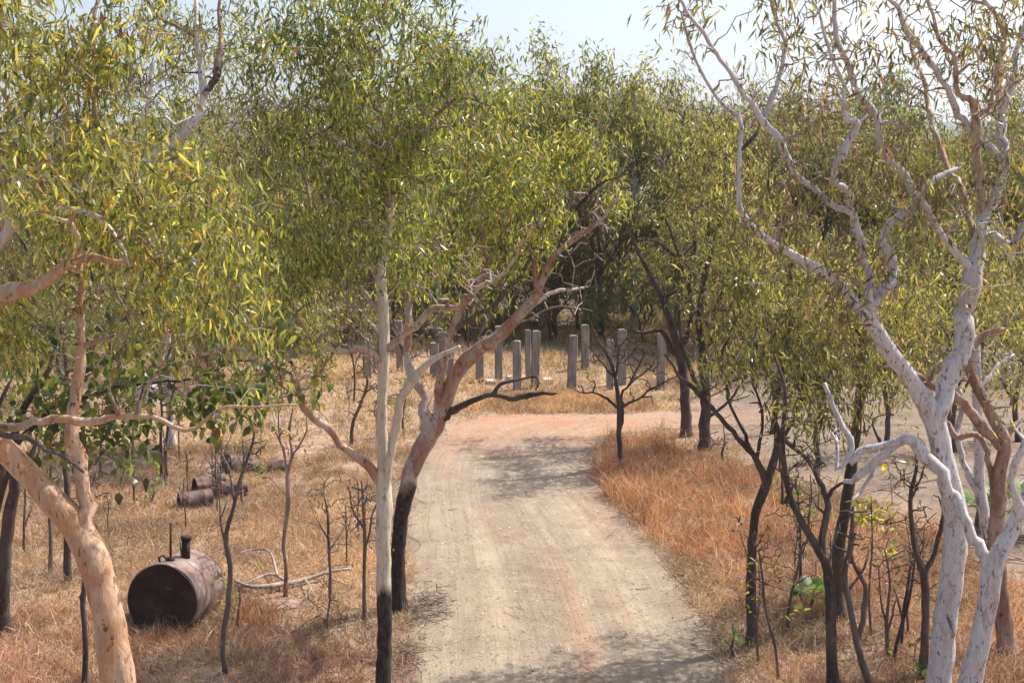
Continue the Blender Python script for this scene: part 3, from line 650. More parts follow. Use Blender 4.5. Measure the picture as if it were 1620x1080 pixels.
# leaning tree in the left background whose pale limb crosses the sky gap
trace_tree('gum_tree', 'pale gum behind the left foliage, its bent limb rising into the sky gap', 'tree', gdepth(715),
 [(272, 715, 15, 0), (270, 660, 13, 0), (266, 600, 13, 0), (262, 520, 12, 0), (250, 430, 13, -.5), (236, 340, 14, -1), (225, 275, 15, -1.2), (250, 243, 17, -1.2), (285, 215, 16, -1), (312, 188, 14, -1), (322, 160, 12, -.8), (318, 110, 9, -.6), (312, 60, 8, -.5), (310, -10, 6, 0)],
 [([(322, 160, 10), (342, 110, 8), (350, 60, 7), (345, 20, 6), (355, -20, 4)], .8, 'red'), ([(322, 150, 10), (345, 120, 10), (350, 105, 8)], .2, 'dark'),
  ([(266, 600, 9), (245, 575, 9), (225, 550, 8), (200, 500, 6), (180, 450, 5)], 1, 'darkmid'), ([(225, 275, 10), (210, 250, 9), (215, 215, 8), (235, 160, 7), (240, 100, 5)], .6),
  ([(262, 520, 10), (290, 440, 9), (330, 380, 8), (380, 340, 6), (430, 300, 4)], .5), ([(312, 60, 6), (285, 45, 5), (255, 30, 4), (235, 0, 3)], .3, 'red')],
 [(210, 130, 110, 90, 0, 2, 90), (400, 280, 120, 110, 0, 2, 120), (280, 300, 110, 80, 0, 2, 80), (400, 60, 50, 60, 0, 2, 30), (330, 430, 100, 60, 0, 1.5, 60), (140, 330, 110, 110, 0, 2, 90), (300, 80, 80, 80, 0, 1.5, 60), (250, 20, 70, 60, 0, 1.5, 50), (350, 150, 70, 60, .5, 1.5, 40), (430, 400, 100, 90, 0, 2, 90), (470, 490, 80, 55, 0, 1.6, 56), (350, 500, 80, 60, 0, 1.6, 50), (210, 470, 80, 60, 0, 1.6, 40)],
 mat='white', twig='darkmid', pal='olive', per=20, leafL=.17, leafW=.04, sides=12, sig=.24, rmax=.03)
trace_tree('gum_tree', 'straight cream gum stem with charred black foot left of the track', 'tree', 16.6,
 [(605, 1186, 29, 0), (607, 1080, 27, 0), (608, 980, 25, 0), (607, 880, 24, 0), (607, 790, 26, 0), (606, 740, 19, 0), (604, 660, 18, 0), (606, 600, 17, 0), (608, 530, 17, 0), (607, 490, 18, 0), (602, 430, 17, 0), (612, 385, 13, 0), (617, 340, 11, 0), (622, 280, 9, .1), (612, 200, 8, .2), (630, 120, 7, .3), (640, 20, 6, .4), (650, -80, 4, .4)],
 [([(612, 790, 15), (620, 730, 13), (626, 680, 13), (632, 635, 14), (643, 607, 14), (662, 595, 12), (672, 578, 10), (700, 565, 7), (730, 545, 5)], -.6),
  ([(605, 768, 18), (588, 742, 15), (565, 718, 13), (532, 692, 12), (508, 665, 12), (484, 645, 10), (472, 610, 8), (440, 586, 8), (412, 575, 8), (382, 553, 6), (352, 550, 5), (325, 560, 4), (295, 550, 3)], -.9, 'salmon'),
  ([(604, 568, 12), (583, 553, 11), (565, 551, 10), (540, 556, 9), (520, 549, 7), (492, 532, 6), (465, 500, 4)], -.5, 'salmon'),
  ([(606, 495, 12), (584, 471, 9), (556, 443, 8), (540, 425, 7), (515, 395, 6), (495, 340, 5), (480, 270, 4)], .5, 'salmon'),
  ([(614, 552, 13), (635, 533, 12), (653, 518, 12), (675, 498, 11), (695, 488, 10), (722, 482, 8), (760, 452, 7), (800, 425, 5), (840, 360, 3)], -.7, 'salmon'),
  ([(598, 535, 5), (585, 510, 4), (565, 490, 4), (556, 470, 3), (548, 445, 2)], .4, 'white'),
  ([(617, 345, 8), (600, 300, 7), (570, 240, 6), (540, 170, 5), (520, 90, 4), (500, 0, 3)], .6, 'red'),
  ([(622, 280, 7), (660, 230, 7), (700, 180, 6), (740, 155, 5), (780, 165, 3)], -.6, 'red'),
  ([(612, 200, 6), (585, 150, 5), (590, 90, 4), (560, 30, 3)], -.6, 'salmon'),
  ([(632, 120, 5), (665, 90, 4), (700, 70, 3), (730, 20, 2)], .4, 'red')],
 [(520, 90, 110, 100, 0, 2, 130), (640, 60, 110, 90, 0, 2, 120), (560, 220, 130, 90, 0, 2, 130), (500, 330, 110, 90, 0, 2, 110), (690, 130, 80, 90, 0, 1.6, 70), (640, 270, 100, 90, -.3, 1.6, 90), (560, 400, 100, 50, 0, 1.5, 50),
  (600, -80, 170, 90, 0, 2, 90), (450, 190, 70, 110, .4, 1.5, 60), (470, 440, 70, 60, .2, 1.2, 36), (420, 500, 70, 50, .2, 1.2, 24), (660, 360, 90, 60, .3, 1.2, 40), (440, 560, 60, 40, -.7, .6, 12), (480, 20, 70, 60, .2, 1.4, 40), (410, 60, 60, 70, .3, 1.4, 34), (400, -60, 90, 60, .2, 1.4, 24)],
 mat='cream', twig='twigpale', dens=.82, bare=[(540, 200, 130, 150, -.4, 1.4, 60), (650, 150, 100, 130, -.4, 1.4, 44), (620, 390, 130, 90, 0, 1.2, 56), (520, 480, 90, 80, 0, 1, 40), (720, 440, 90, 80, -.3, 1, 40), (440, 590, 70, 50, -.6, .6, 20)], pal='fresh', per=22, sides=18, leafL=.122, leafW=.030)
trace_tree('gum_tree', 'leaning salmon barked gum with burnt foot and wide low limbs left of the track', 'tree', gdepth(965),
 [(632, 965, 24.6, 0), (630, 900, 22, 0), (632, 840, 22.9, 0), (642, 780, 25.5, 0), (658, 728, 29, 0), (678, 690, 29.9, 0), (697, 660, 24.6, 0), (712, 615, 23.8, -.1), (727, 580, 24.6, -.2), (755, 554, 22.9, -.3), (790, 532, 20.2, -.5), (820, 500, 17.6, -.7), (848, 470, 15.8, -.8), (858, 438, 13.2, -.9), (880, 400, 10.6, -1), (918, 372, 8.8, -1.1), (952, 347, 6.2, -1.2), (975, 315, 4.4, -1.2)],
 [([(680, 690, 28), (674, 650, 24), (668, 620, 20), (655, 600, 17), (648, 570, 14), (645, 535, 12), (647, 500, 10), (646, 465, 9), (655, 410, 7), (650, 340, 5)], .9),
  ([(700, 662, 17), (716, 650, 14), (728, 642, 11), (745, 632, 9), (770, 626, 9), (800, 629, 8), (825, 627, 8), (850, 623, 8), (883, 619, 3)], -1.3, 'dark'),
  ([(782, 626, 8), (787, 612, 6), (800, 604, 5), (825, 599, 4), (850, 595, 4), (855, 604, 3), (848, 616, 2)], -.3, 'dark'),
  ([(690, 675, 20), (698, 620, 14), (705, 565, 12), (716, 520, 12), (731, 488, 11), (752, 460, 8), (770, 420, 6), (800, 360, 4)], -1.0),
  ([(715, 520, 9), (745, 505, 8), (775, 490, 8), (800, 462, 7), (825, 430, 6), (850, 380, 4), (845, 330, 3)], -.8, 'darkmid'),
  ([(850, 466, 11), (848, 440, 9), (842, 405, 7), (838, 385, 5)], -.3, 'red'),
  ([(828, 496, 9), (850, 478, 6), (880, 461, 6), (905, 455, 4), (935, 450, 2)], .5, 'white'),
  ([(880, 400, 8), (900, 350, 6), (940, 300, 5), (980, 280, 3)], -.5, 'dark'),
  ([(730, 580, 10), (750, 560, 8), (762, 520, 6), (790, 480, 5), (800, 440, 3)], .9, 'darkmid'),
  ([(800, 525, 7), (840, 505, 5), (880, 490, 4), (935, 492, 3)], .7, 'dark'),
  ([(770, 420, 5), (760, 350, 5), (740, 280, 4), (750, 200, 3)], .4, 'red'),
  ([(655, 600, 8), (640, 560, 6), (620, 520, 6), (600, 480, 4), (585, 420, 3)], .8, 'darkmid')],
 [(760, 240, 110, 80, -.6, 1.6, 120), (860, 250, 90, 70, -1, 1.4, 90), (930, 220, 55, 40, -1, 1, 26), (840, 320, 90, 50, -1, 1.4, 60), (720, 330, 110, 70, 0, 1.6, 90), (960, 300, 40, 40, -1.1, .8, 12), (740, 400, 110, 50, 0, 1.4, 60), (670, 420, 60, 50, .4, 1.2, 34), (760, 460, 90, 40, .3, 1.2, 22), (860, 380, 70, 50, -.8, 1, 20), (800, 160, 70, 50, -.6, 1.3, 40)],
 mat='salmonburn', twig='twigpale', dens=.82, bare=[(780, 320, 110, 90, -.4, 1.2, 34), (740, 430, 120, 80, 0, 1.2, 80), (860, 430, 100, 90, -.6, 1, 90), (700, 530, 80, 60, .3, .9, 46), (910, 330, 70, 60, -1, .8, 30)], pal='fresh', per=22, sides=18, leafL=.122, leafW=.033)
# right foreground white gum
trace_tree('white_gum', 'tall white barked gum forking high, its smooth stem near the right edge', 'tree', 16.8,
 [(1474, 1175, 46.8, 0), (1483, 1085, 41.4, 0), (1492, 1000, 38.7, 0), (1505, 920, 37.8, 0), (1512, 855, 37.8, 0), (1508, 790, 36, 0), (1492, 720, 34.2, 0), (1474, 655, 33.3, 0), (1448, 612, 27, 0), (1420, 572, 26.1, -.1), (1396, 540, 24.3, -.1), (1374, 508, 22.5, -.2), (1345, 470, 16.2, -.3), (1312, 436, 14.4, -.4), (1264, 408, 11.7, -.5), (1216, 380, 9.9, -.6), (1187, 355, 8.1, -.7), (1170, 326, 7.2, -.7), (1169, 280, 7.2, -.7), (1170, 240, 6.3, -.7), (1172, 188, 7.2, -.6), (1145, 168, 6.3, -.5), (1110, 115, 5.4, -.5), (1090, 65, 4.5, -.4), (1078, 20, 3.6, -.4)],
 [([(1478, 660, 32), (1500, 605, 27), (1518, 550, 27), (1527, 500, 30), (1538, 445, 31), (1546, 395, 24), (1558, 345, 20), (1582, 300, 17), (1586, 250, 15), (1590, 200, 14), (1597, 140, 11), (1608, 90, 9), (1618, 30, 7), (1625, -60, 5)], .8),
  ([(1374, 510, 18), (1382, 482, 17), (1402, 458, 16), (1414, 425, 15), (1406, 395, 13), (1397, 375, 11), (1420, 345, 12), (1448, 322, 13), (1470, 292, 12), (1494, 272, 8), (1520, 262, 4)], .5),
  ([(1372, 505, 15), (1376, 450, 13), (1364, 405, 13), (1355, 365, 13), (1351, 335, 13), (1342, 305, 13), (1322, 296, 12), (1322, 258, 11), (1344, 230, 11), (1362, 195, 10), (1338, 180, 8), (1330, 120, 6), (1300, 60, 5), (1290, 0, 4)], -.9),
  ([(1350, 335, 11), (1316, 325, 11), (1290, 300, 10), (1257, 272, 10), (1237, 226, 11), (1206, 185, 10), (1170, 138, 9), (1140, 95, 7), (1112, 50, 6), (1080, 5, 5), (1050, -30, 3)], -.6),
  ([(1214, 195, 9), (1224, 150, 8), (1234, 100, 8), (1236, 50, 7), (1224, 10, 5), (1200, -50, 4)], .6),
  ([(1538, 430, 14), (1512, 398, 12), (1488, 372, 11), (1466, 345, 11), (1450, 318, 10)], -.6),
  ([(1450, 318, 12), (1428, 275, 11), (1402, 248, 13), (1384, 190, 12), (1362, 150, 11), (1342, 105, 9), (1322, 60, 8), (1319, -10, 6)], -.7),
  ([(1556, 350, 14), (1552, 290, 12), (1544, 245, 12), (1547, 190, 11), (1538, 158, 10), (1512, 145, 9), (1508, 105, 7), (1482, 55, 6), (1470, -10, 5)], -.6, 'salmon'),
  ([(1582, 262, 12), (1550, 218, 11), (1520, 182, 11), (1504, 148, 10), (1480, 108, 9), (1455, 72, 9), (1432, 42, 8), (1402, -10, 6)], -1.0),
  ([(1592, 170, 11), (1576, 122, 10), (1588, 70, 9), (1578, 30, 8), (1556, -10, 6)], -.7),
  ([(1550, 385, 16), (1572, 375, 15), (1598, 390, 15), (1625, 350, 12), (1650, 300, 8)], -.6),
  ([(1548, 190, 8), (1580, 160, 7), (1605, 130, 5), (1640, 110, 4)], .3, 'red'),
  ([(1170, 240, 6), (1195, 215, 6), (1205, 200, 4)], .1, 'dark'),
  ([(1548, 385, 14), (1515, 290, 9), (1470, 180, 8), (1440, 60, 7), (1380, -60, 6), (1330, -110, 4)], 4.2, 'salmon')],  # last limb is added, reaching back to carry unseen foliage that shades the track
 [(1230, 320, 70, 60, -.4, 1.2, 36), (1310, 130, 70, 80, -.5, 1.2, 34), (1250, 50, 60, 70, -.4, 1.2, 30), (1400, 90, 60, 90, -.5, 1.2, 16), (1500, 60, 70, 80, -.3, 1.2, 26), (1590, 90, 40, 100, .2, 1.2, 34), (1450, 380, 70, 60, 0, 1.2, 26), (1330, 300, 80, 60, -.4, 1.2, 30),
  (1400, 210, 60, 50, -.3, 1.2, 18), (1080, 30, 60, 40, -.4, 1, 14), (1210, 150, 30, 60, -.4, .8, 10), (1590, 250, 50, 60, .3, 1, 22), (1350, -70, 200, 70, 0, 1.6, 36), (1230, -120, 170, 50, 3.4, 1.6, 34), (1480, 310, 80, 60, .2, 1.2, 34), (1570, 330, 60, 70, .3, 1.2, 34), (1330, 500, 80, 50, -.2, 1, 30), (1560, 30, 80, 60, .2, 1.2, 30), (1300, 220, 60, 60, -.4, 1, 24), (1320, 420, 80, 50, -.4, 1, 24)],  # the set-back blob above the frame is added to cast shadow on the track
 mat='lilac', twig='red', side='salmonpale', bare=[(1310, 120, 80, 120, -.5, 1, 56), (1480, 110, 100, 120, 0, 1, 84), (1590, 120, 50, 120, .2, 1, 40), (1440, 330, 90, 80, 0, .8, 30), (1530, 330, 60, 80, .4, .8, 20), (1360, 460, 80, 60, -.2, .8, 16), (1250, 300, 70, 80, -.4, .8, 14), (1110, 80, 50, 60, -.4, .7, 10), (1190, 150, 50, 90, -.4, .7, 12), (1380, 60, 60, 80, -.4, 1, 16)], pal='mixdry', per=9, sides=20, leafL=.15, leafW=.033, rmax=.022)
trace_tree('white_gum', 'white gum with curved forked trunk at the right edge and a hooked bare branch', 'tree', 16.2,
 [(1508, 1205, 44.6, 0), (1534, 1080, 37.2, 0), (1556, 985, 33.5, 0), (1568, 910, 33.5, 0), (1582, 870, 27.9, 0), (1600, 840, 25.1, 0), (1618, 800, 24.2, 0), (1640, 750, 20.5, .1), (1665, 650, 16.7, .2), (1660, 500, 13, .3), (1680, 350, 9.3, .3)],
 [([(1566, 900, 22), (1548, 862, 20), (1532, 838, 18), (1520, 800, 18), (1498, 765, 18), (1474, 728, 20), (1452, 707, 18), (1430, 696, 18), (1400, 716, 16), (1376, 738, 15), (1358, 752, 12), (1332, 758, 8)], .75),
  ([(1432, 700, 12), (1402, 704, 11), (1362, 710, 11), (1342, 730, 12), (1336, 692, 11), (1322, 656, 8), (1303, 605, 6)], .3),
  ([(1342, 728, 9), (1322, 742, 7), (1325, 700, 5), (1315, 680, 3)], .2),
  ([(1600, 845, 18), (1612, 805, 14), (1600, 760, 12), (1625, 700, 10)], -.4)],
 [(1660, 420, 80, 120, 0, 1.5, 40)], mat='lilac', twig='lilac', bare=[(1325, 700, 28, 50, .9, .4, 14), (1620, 700, 40, 70, 0, .6, 10)], pal='olive', per=12, sides=18, rmax=.012)
trace_tree('gum_tree', 'red brown barked gum half hidden behind the white forked trunk', 'tree', 19.0,
 [(1596, 1070, 32, 0), (1592, 1010, 29, 0), (1584, 950, 28, 0), (1578, 900, 26, 0), (1575, 850, 24, 0), (1580, 790, 23, 0), (1581, 740, 22, 0), (1590, 700, 20, 0), (1570, 660, 18, 0), (1545, 610, 16, .2), (1530, 570, 13, .3), (1555, 530, 11, .4), (1590, 520, 8, .4)],
 [([(1578, 715, 16), (1552, 672, 15), (1524, 635, 14), (1490, 618, 13), (1452, 602, 12), (1425, 560, 11), (1400, 530, 9), (1380, 480, 6)], -.5),
  ([(1575, 850, 14), (1560, 700, 10), (1510, 690, 12), (1480, 655, 10)], .4), ([(1590, 700, 12), (1610, 670, 9), (1635, 660, 7)], .2), ([(1590, 520, 6), (1600, 440, 5), (1580, 340, 4)], .5)],
 [(1560, 440, 80, 80, .4, 1.4, 60), (1450, 480, 80, 60, 0, 1.2, 44), (1600, 560, 50, 50, .2, 1, 26)], mat='red', twig='twigpale', bare=[(1500, 600, 80, 60, 0, .9, 26), (1590, 600, 50, 70, .2, .9, 22)], pal='olive', per=13, sides=16)
trace_tree('white_gum', 'slim pale gum rising behind the red brown trunk', 'tree', gdepth(905),
 [(1574, 905, 20, 0), (1566, 860, 19, 0), (1552, 790, 18, 0), (1548, 700, 17, 0), (1546, 620, 15, 0), (1543, 540, 13, 0), (1535, 470, 10, .1), (1520, 400, 8, .2)],
 [([(1552, 790, 12), (1530, 745, 10), (1515, 690, 9), (1520, 620, 7), (1480, 560, 5)], .5), ([(1546, 620, 10), (1580, 580, 9), (1605, 560, 7)], .4)],
 [(1500, 430, 110, 90, 0, 1.8, 100), (1590, 420, 70, 90, .4, 1.8, 60), (1480, 560, 60, 50, 0, 1.2, 24)], mat='lilac', twig='twig', pal='olive', per=16, sides=14, sig=.2)
# dark stemmed trees right of the track
trace_tree('dark_gum', 'dark crooked tree standing at the right edge of the track', 'tree', gdepth(1022),
 [(1190, 1022, 19, 0), (1188, 950, 17, 0), (1190, 880, 15, 0), (1193, 820, 14, 0), (1206, 780, 15, 0), (1220, 745, 14, 0), (1230, 705, 11, 0), (1226, 650, 8, .1), (1240, 580, 7, .2), (1250, 500, 5, .3)],
 [([(1212, 765, 12), (1196, 728, 10), (1170, 694, 9), (1132, 652, 8), (1096, 612, 7), (1068, 585, 5), (1050, 560, 3)], -.6), ([(1196, 728, 8), (1168, 672, 6), (1152, 620, 5), (1145, 560, 4), (1165, 500, 3)], .6), ([(1196, 728, 6), (1205, 660, 5), (1190, 600, 4), (1200, 540, 3)], -.5), ([(1230, 705, 7), (1262, 650, 6), (1275, 590, 4)], -.4)],
 [(1240, 570, 90, 60, 0, 1.1, 75), (1290, 640, 60, 40, 0, .9, 30), (1190, 530, 70, 50, .2, 1, 40), (1320, 580, 80, 55, -.2, 1, 60), (1250, 480, 90, 50, .2, 1.2, 50), (1190, 400, 70, 60, .6, 1, 40), (1165, 310, 60, 50, .9, 1, 30)],
 mat='dark', twig='dark', bare=[(1150, 600, 60, 60, 0, .8, 24), (1240, 620, 60, 80, 0, .8, 26)], pal='olive', per=17, leafL=.15, leafW=.032, sides=12, rmax=.016)
trace_tree('dark_gum', 'dark forked tree with a long stem curving left, right of the track', 'tree', 17.6,
 [(1318, 1133, 21, 0), (1316, 1050, 19, 0), (1314, 970, 18, 0), (1309, 900, 17, 0), (1290, 862, 13, 0), (1268, 825, 12, 0), (1250, 785, 11, 0), (1241, 740, 10, 0), (1238, 690, 8, 0), (1242, 620, 6, .1), (1225, 560, 4, .2)],
 [([(1306, 890, 12), (1300, 845, 11), (1308, 790, 10), (1302, 755, 8), (1275, 728, 7), (1250, 700, 6), (1235, 680, 4)], .4), ([(1308, 790, 7), (1320, 770, 6), (1345, 755, 4)], -.2), ([(1248, 780, 8), (1238, 800, 5), (1236, 760, 4), (1228, 700, 3)], -.3)],
 [(1270, 650, 50, 40, .1, .7, 16)], mat='dark', twig='dark', bare=[(1280, 720, 60, 90, .2, .8, 34), (1240, 640, 40, 70, .2, .6, 14)], pal='olive', per=14, sides=12, rmax=.01)
trace_tree('dark_gum', 'straight charred trunk behind the forked dark tree and hooked white branch', 'tree', gdepth(985),
 [(1326, 985, 24, 0), (1325, 930, 21, 0), (1328, 860, 20, 0), (1338, 800, 18, 0), (1348, 730, 17, 0), (1358, 650, 15, 0), (1364, 580, 13, 0), (1362, 500, 10, .1), (1350, 430, 7, .2)],
 [([(1358, 650, 8), (1380, 600, 7), (1420, 540, 5), (1440, 480, 4)], .5), ([(1362, 540, 7), (1330, 490, 6), (1300, 430, 4)], .3), ([(1340, 800, 7), (1370, 770, 6), (1390, 700, 5)], .5, 'lilac')],
 [(1350, 450, 100, 70, 0, 1.5, 100), (1400, 540, 80, 60, .2, 1.2, 60), (1290, 430, 80, 60, .2, 1.4, 60)], mat='dark', twig='dark', bare=[(1380, 640, 60, 90, .2, 1, 26)], pal='olive', per=17, sides=12, sig=.2)
trace_tree('thin_tree', 'slim twin stemmed grey sapling between the dark trunks and the white gum', 'tree', 17.6,
 [(1385, 1133, 13, 0), (1368, 1060, 12, 0), (1352, 1000, 11, 0), (1343, 950, 10, 0), (1336, 910, 9, 0), (1346, 860, 8, 0), (1350, 800, 5, 0)],
 [([(1358, 1025, 9), (1366, 970, 9), (1362, 920, 8), (1350, 880, 7), (1352, 850, 4)], .2), ([(1340, 930, 5), (1365, 900, 4), (1375, 870, 2)], .2)],
 [], mat='darkmid', twig='darkmid', bare=[(1350, 850, 35, 70, .1, .5, 20)], sides=10)
trace_tree('dark_gum', 'thin dark Y shaped tree just left of the white gum trunk', 'tree', 17.9,
 [(1460, 1119, 16, 0), (1462, 1050, 14, 0), (1464, 980, 13, 0), (1463, 915, 13, 0), (1450, 875, 9, 0), (1443, 830, 8, 0), (1440, 785, 7, 0), (1450, 740, 5, .1), (1448, 690, 3, .1)],
 [([(1465, 912, 10), (1478, 880, 8), (1490, 840, 7), (1494, 800, 4)], .2), ([(1442, 790, 4), (1470, 730, 3), (1490, 700, 2)], .2)],
 [(1450, 730, 45, 55, .1, .5, 18)], mat='dark', twig='dark', bare=[(1450, 780, 45, 80, .1, .5, 26)], pal='dry', per=6, sides=10, rmax=.008)
for lab, mt, tr, li, bl in (
 ('thin dark leaning tree in the clearing left of the hooked branch', 'dark', [(1296, 735, 9, 0), (1290, 680, 8, 0), (1300, 620, 7, 0), (1285, 560, 5, 0), (1295, 490, 4, 0)], [([(1296, 640, 5), (1320, 600, 4), (1335, 560, 3)], .4), ([(1290, 590, 5), (1265, 550, 3)], -.3)], [(1290, 520, 70, 70, 0, 1.2, 50)]),
 ('thin dark tree in the clearing just right of the charred trunk', 'darkmid', [(1402, 712, 9, 0), (1405, 650, 8, 0), (1396, 590, 7, 0), (1410, 530, 5, 0), (1402, 460, 3, 0)], [([(1402, 640, 6), (1428, 600, 4), (1440, 550, 3)], .4), ([(1398, 600, 5), (1375, 560, 3)], -.3)], [(1405, 520, 70, 70, 0, 1.2, 54), (1420, 600, 50, 40, 0, 1, 20)]),
 ('thin grey tree in the clearing seen through the white gum fork', 'darkmid', [(1512, 722, 9, 0), (1508, 660, 8, 0), (1516, 600, 7, 0), (1500, 530, 5, 0)], [([(1512, 640, 6), (1535, 600, 4), (1555, 560, 3)], .4), ([(1514, 620, 5), (1490, 580, 3)], -.3)], [(1510, 540, 70, 60, 0, 1.2, 54), (1480, 620, 50, 36, 0, 1, 18)]),
 ('dark slender tree in the clearing close to the right edge', 'dark', [(1612, 700, 10, 0), (1606, 640, 9, 0), (1618, 570, 7, 0), (1605, 500, 5, 0)], [([(1608, 640, 6), (1585, 600, 4), (1570, 560, 3)], .4)], [(1605, 530, 70, 70, 0, 1.2, 54)]),
 ('dark slim tree behind the drooping foliage at the near side of the clearing', 'dark', [(1222, 688, 9, 0), (1226, 630, 8, 0), (1216, 570, 7, 0), (1230, 500, 5, 0)], [([(1224, 620, 6), (1250, 590, 4), (1262, 550, 3)], .4), ([(1220, 600, 5), (1190, 560, 3)], -.3)], [(1225, 500, 70, 70, 0, 1.2, 50)])):
    trace_tree('thin_tree', lab, 'tree', gdepth(tr[0][1]), tr, li, bl, mat=mt, twig=mt, pal='olive', per=12, leafL=.17, leafW=.04, sides=8, sig=.2, rmax=.02)
# pair of dark trees at the far bend
for lab, tr, li, bl in (
 ('left one of the dark tree pair inside the far bend', [(1086, 692, 19, 0), (1085, 650, 17, 0), (1082, 600, 16, 0), (1076, 560, 15, 0), (1064, 520, 13, -.2), (1050, 480, 10, -.4), (1032, 440, 8, -.5), (1010, 400, 6, -.5), (990, 350, 4, -.5)],
  [([(1078, 570, 9), (1060, 545, 8), (1045, 525, 7), (1010, 525, 5), (985, 520, 3)], -.5), ([(1076, 555, 9), (1095, 500, 8), (1090, 440, 7), (1100, 370, 5), (1080, 300, 4)], .6), ([(1050, 480, 6), (1075, 430, 5), (1060, 360, 4)], .5), ([(1092, 440, 5), (1050, 390, 5), (1000, 375, 3)], -1)],
  [(1058, 330, 62, 75, .6, 1.6, 74), (1005, 420, 55, 55, .4, 1.4, 22), (1082, 230, 60, 60, .5, 1.8, 56), (1100, 400, 60, 60, 0, 2, 60), (990, 290, 40, 50, 1.6, 1.2, 14)]),
 ('right one of the dark tree pair inside the far bend', [(1114, 716, 19, 0), (1116, 660, 18, 0), (1115, 600, 16, 0), (1112, 560, 14, 0), (1106, 510, 11, 0), (1112, 450, 9, 0), (1130, 380, 7, 0), (1150, 300, 5, 0)],
  [([(1113, 570, 9), (1128, 520, 8), (1142, 460, 7), (1170, 410, 5)], .6), ([(1115, 640, 8), (1095, 590, 7), (1080, 545, 6), (1070, 480, 4)], -.6), ([(1117, 660, 6), (1150, 640, 5), (1175, 600, 3)], -.5)],
  [(1150, 300, 80, 80, 0, 2, 120), (1180, 420, 80, 70, 0, 2, 100), (1120, 210, 60, 50, 0, 2, 60), (1140, 500, 60, 50, 0, 1.5, 50)])):
    trace_tree('dark_gum', lab, 'tree', gdepth(tr[0][1]), tr, li, bl, mat='dark', twig='dark', pal='olive', per=18, leafL=.17, leafW=.045, sides=10, sig=.22, rmax=.03)
trace_tree('bare_tree', 'small leafless tree with a spreading twig fan beside the track bend', 'tree', gdepth(741),
 [(983, 741, 9, 0), (980, 700, 8, 0), (979, 670, 8, 0), (979, 640, 7, 0), (974, 600, 6, 0), (965, 570, 5, 0), (950, 545, 4, 0), (940, 525, 3, 0), (930, 500, 2, 0)],
 [([(983, 690, 6), (986, 660, 5), (984, 630, 5), (992, 610, 4), (1010, 580, 4), (1022, 550, 2)], .4), ([(984, 645, 5), (1005, 632, 4), (1030, 615, 4), (1062, 598, 2), (1085, 590, 1)], -.5), ([(978, 648, 5), (955, 628, 4), (935, 621, 3), (915, 620, 2), (900, 610, 1)], -.5),
  ([(973, 600, 4), (950, 575, 3), (936, 552, 2), (920, 540, 1)], .5), ([(973, 595, 4), (980, 555, 3), (992, 530, 2), (990, 505, 1)], -.4), ([(992, 612, 4), (1005, 600, 3), (1030, 580, 2), (1045, 560, 1)], .5)],
 [(975, 565, 60, 40, 0, 1.1, 75), (940, 595, 35, 25, 0, .8, 16), (1030, 590, 40, 25, 0, .8, 20)], mat='dark', twig='dark', per=0, sides=8, flare=1.2, rmax=.014)
trace_tree('dark_gum', 'dark trunk at the far left edge beneath the foliage', 'tree', gdepth(1010),
 [(6, 1010, 25, 0), (5, 950, 20, 0), (8, 880, 19, 0), (16, 810, 20, 0), (24, 760, 19, 0), (10, 720, 15, 0), (-10, 660, 12, 0), (-5, 580, 10, 0), (20, 500, 8, .3)],
 [([(20, 770, 12), (40, 740, 10), (60, 690, 8), (70, 620, 6)], .4)], [(10, 560, 80, 80, 0, 1.5, 50), (60, 640, 50, 60, 0, 1.2, 24)], mat='dark', twig='dark', pal='olive', per=16)
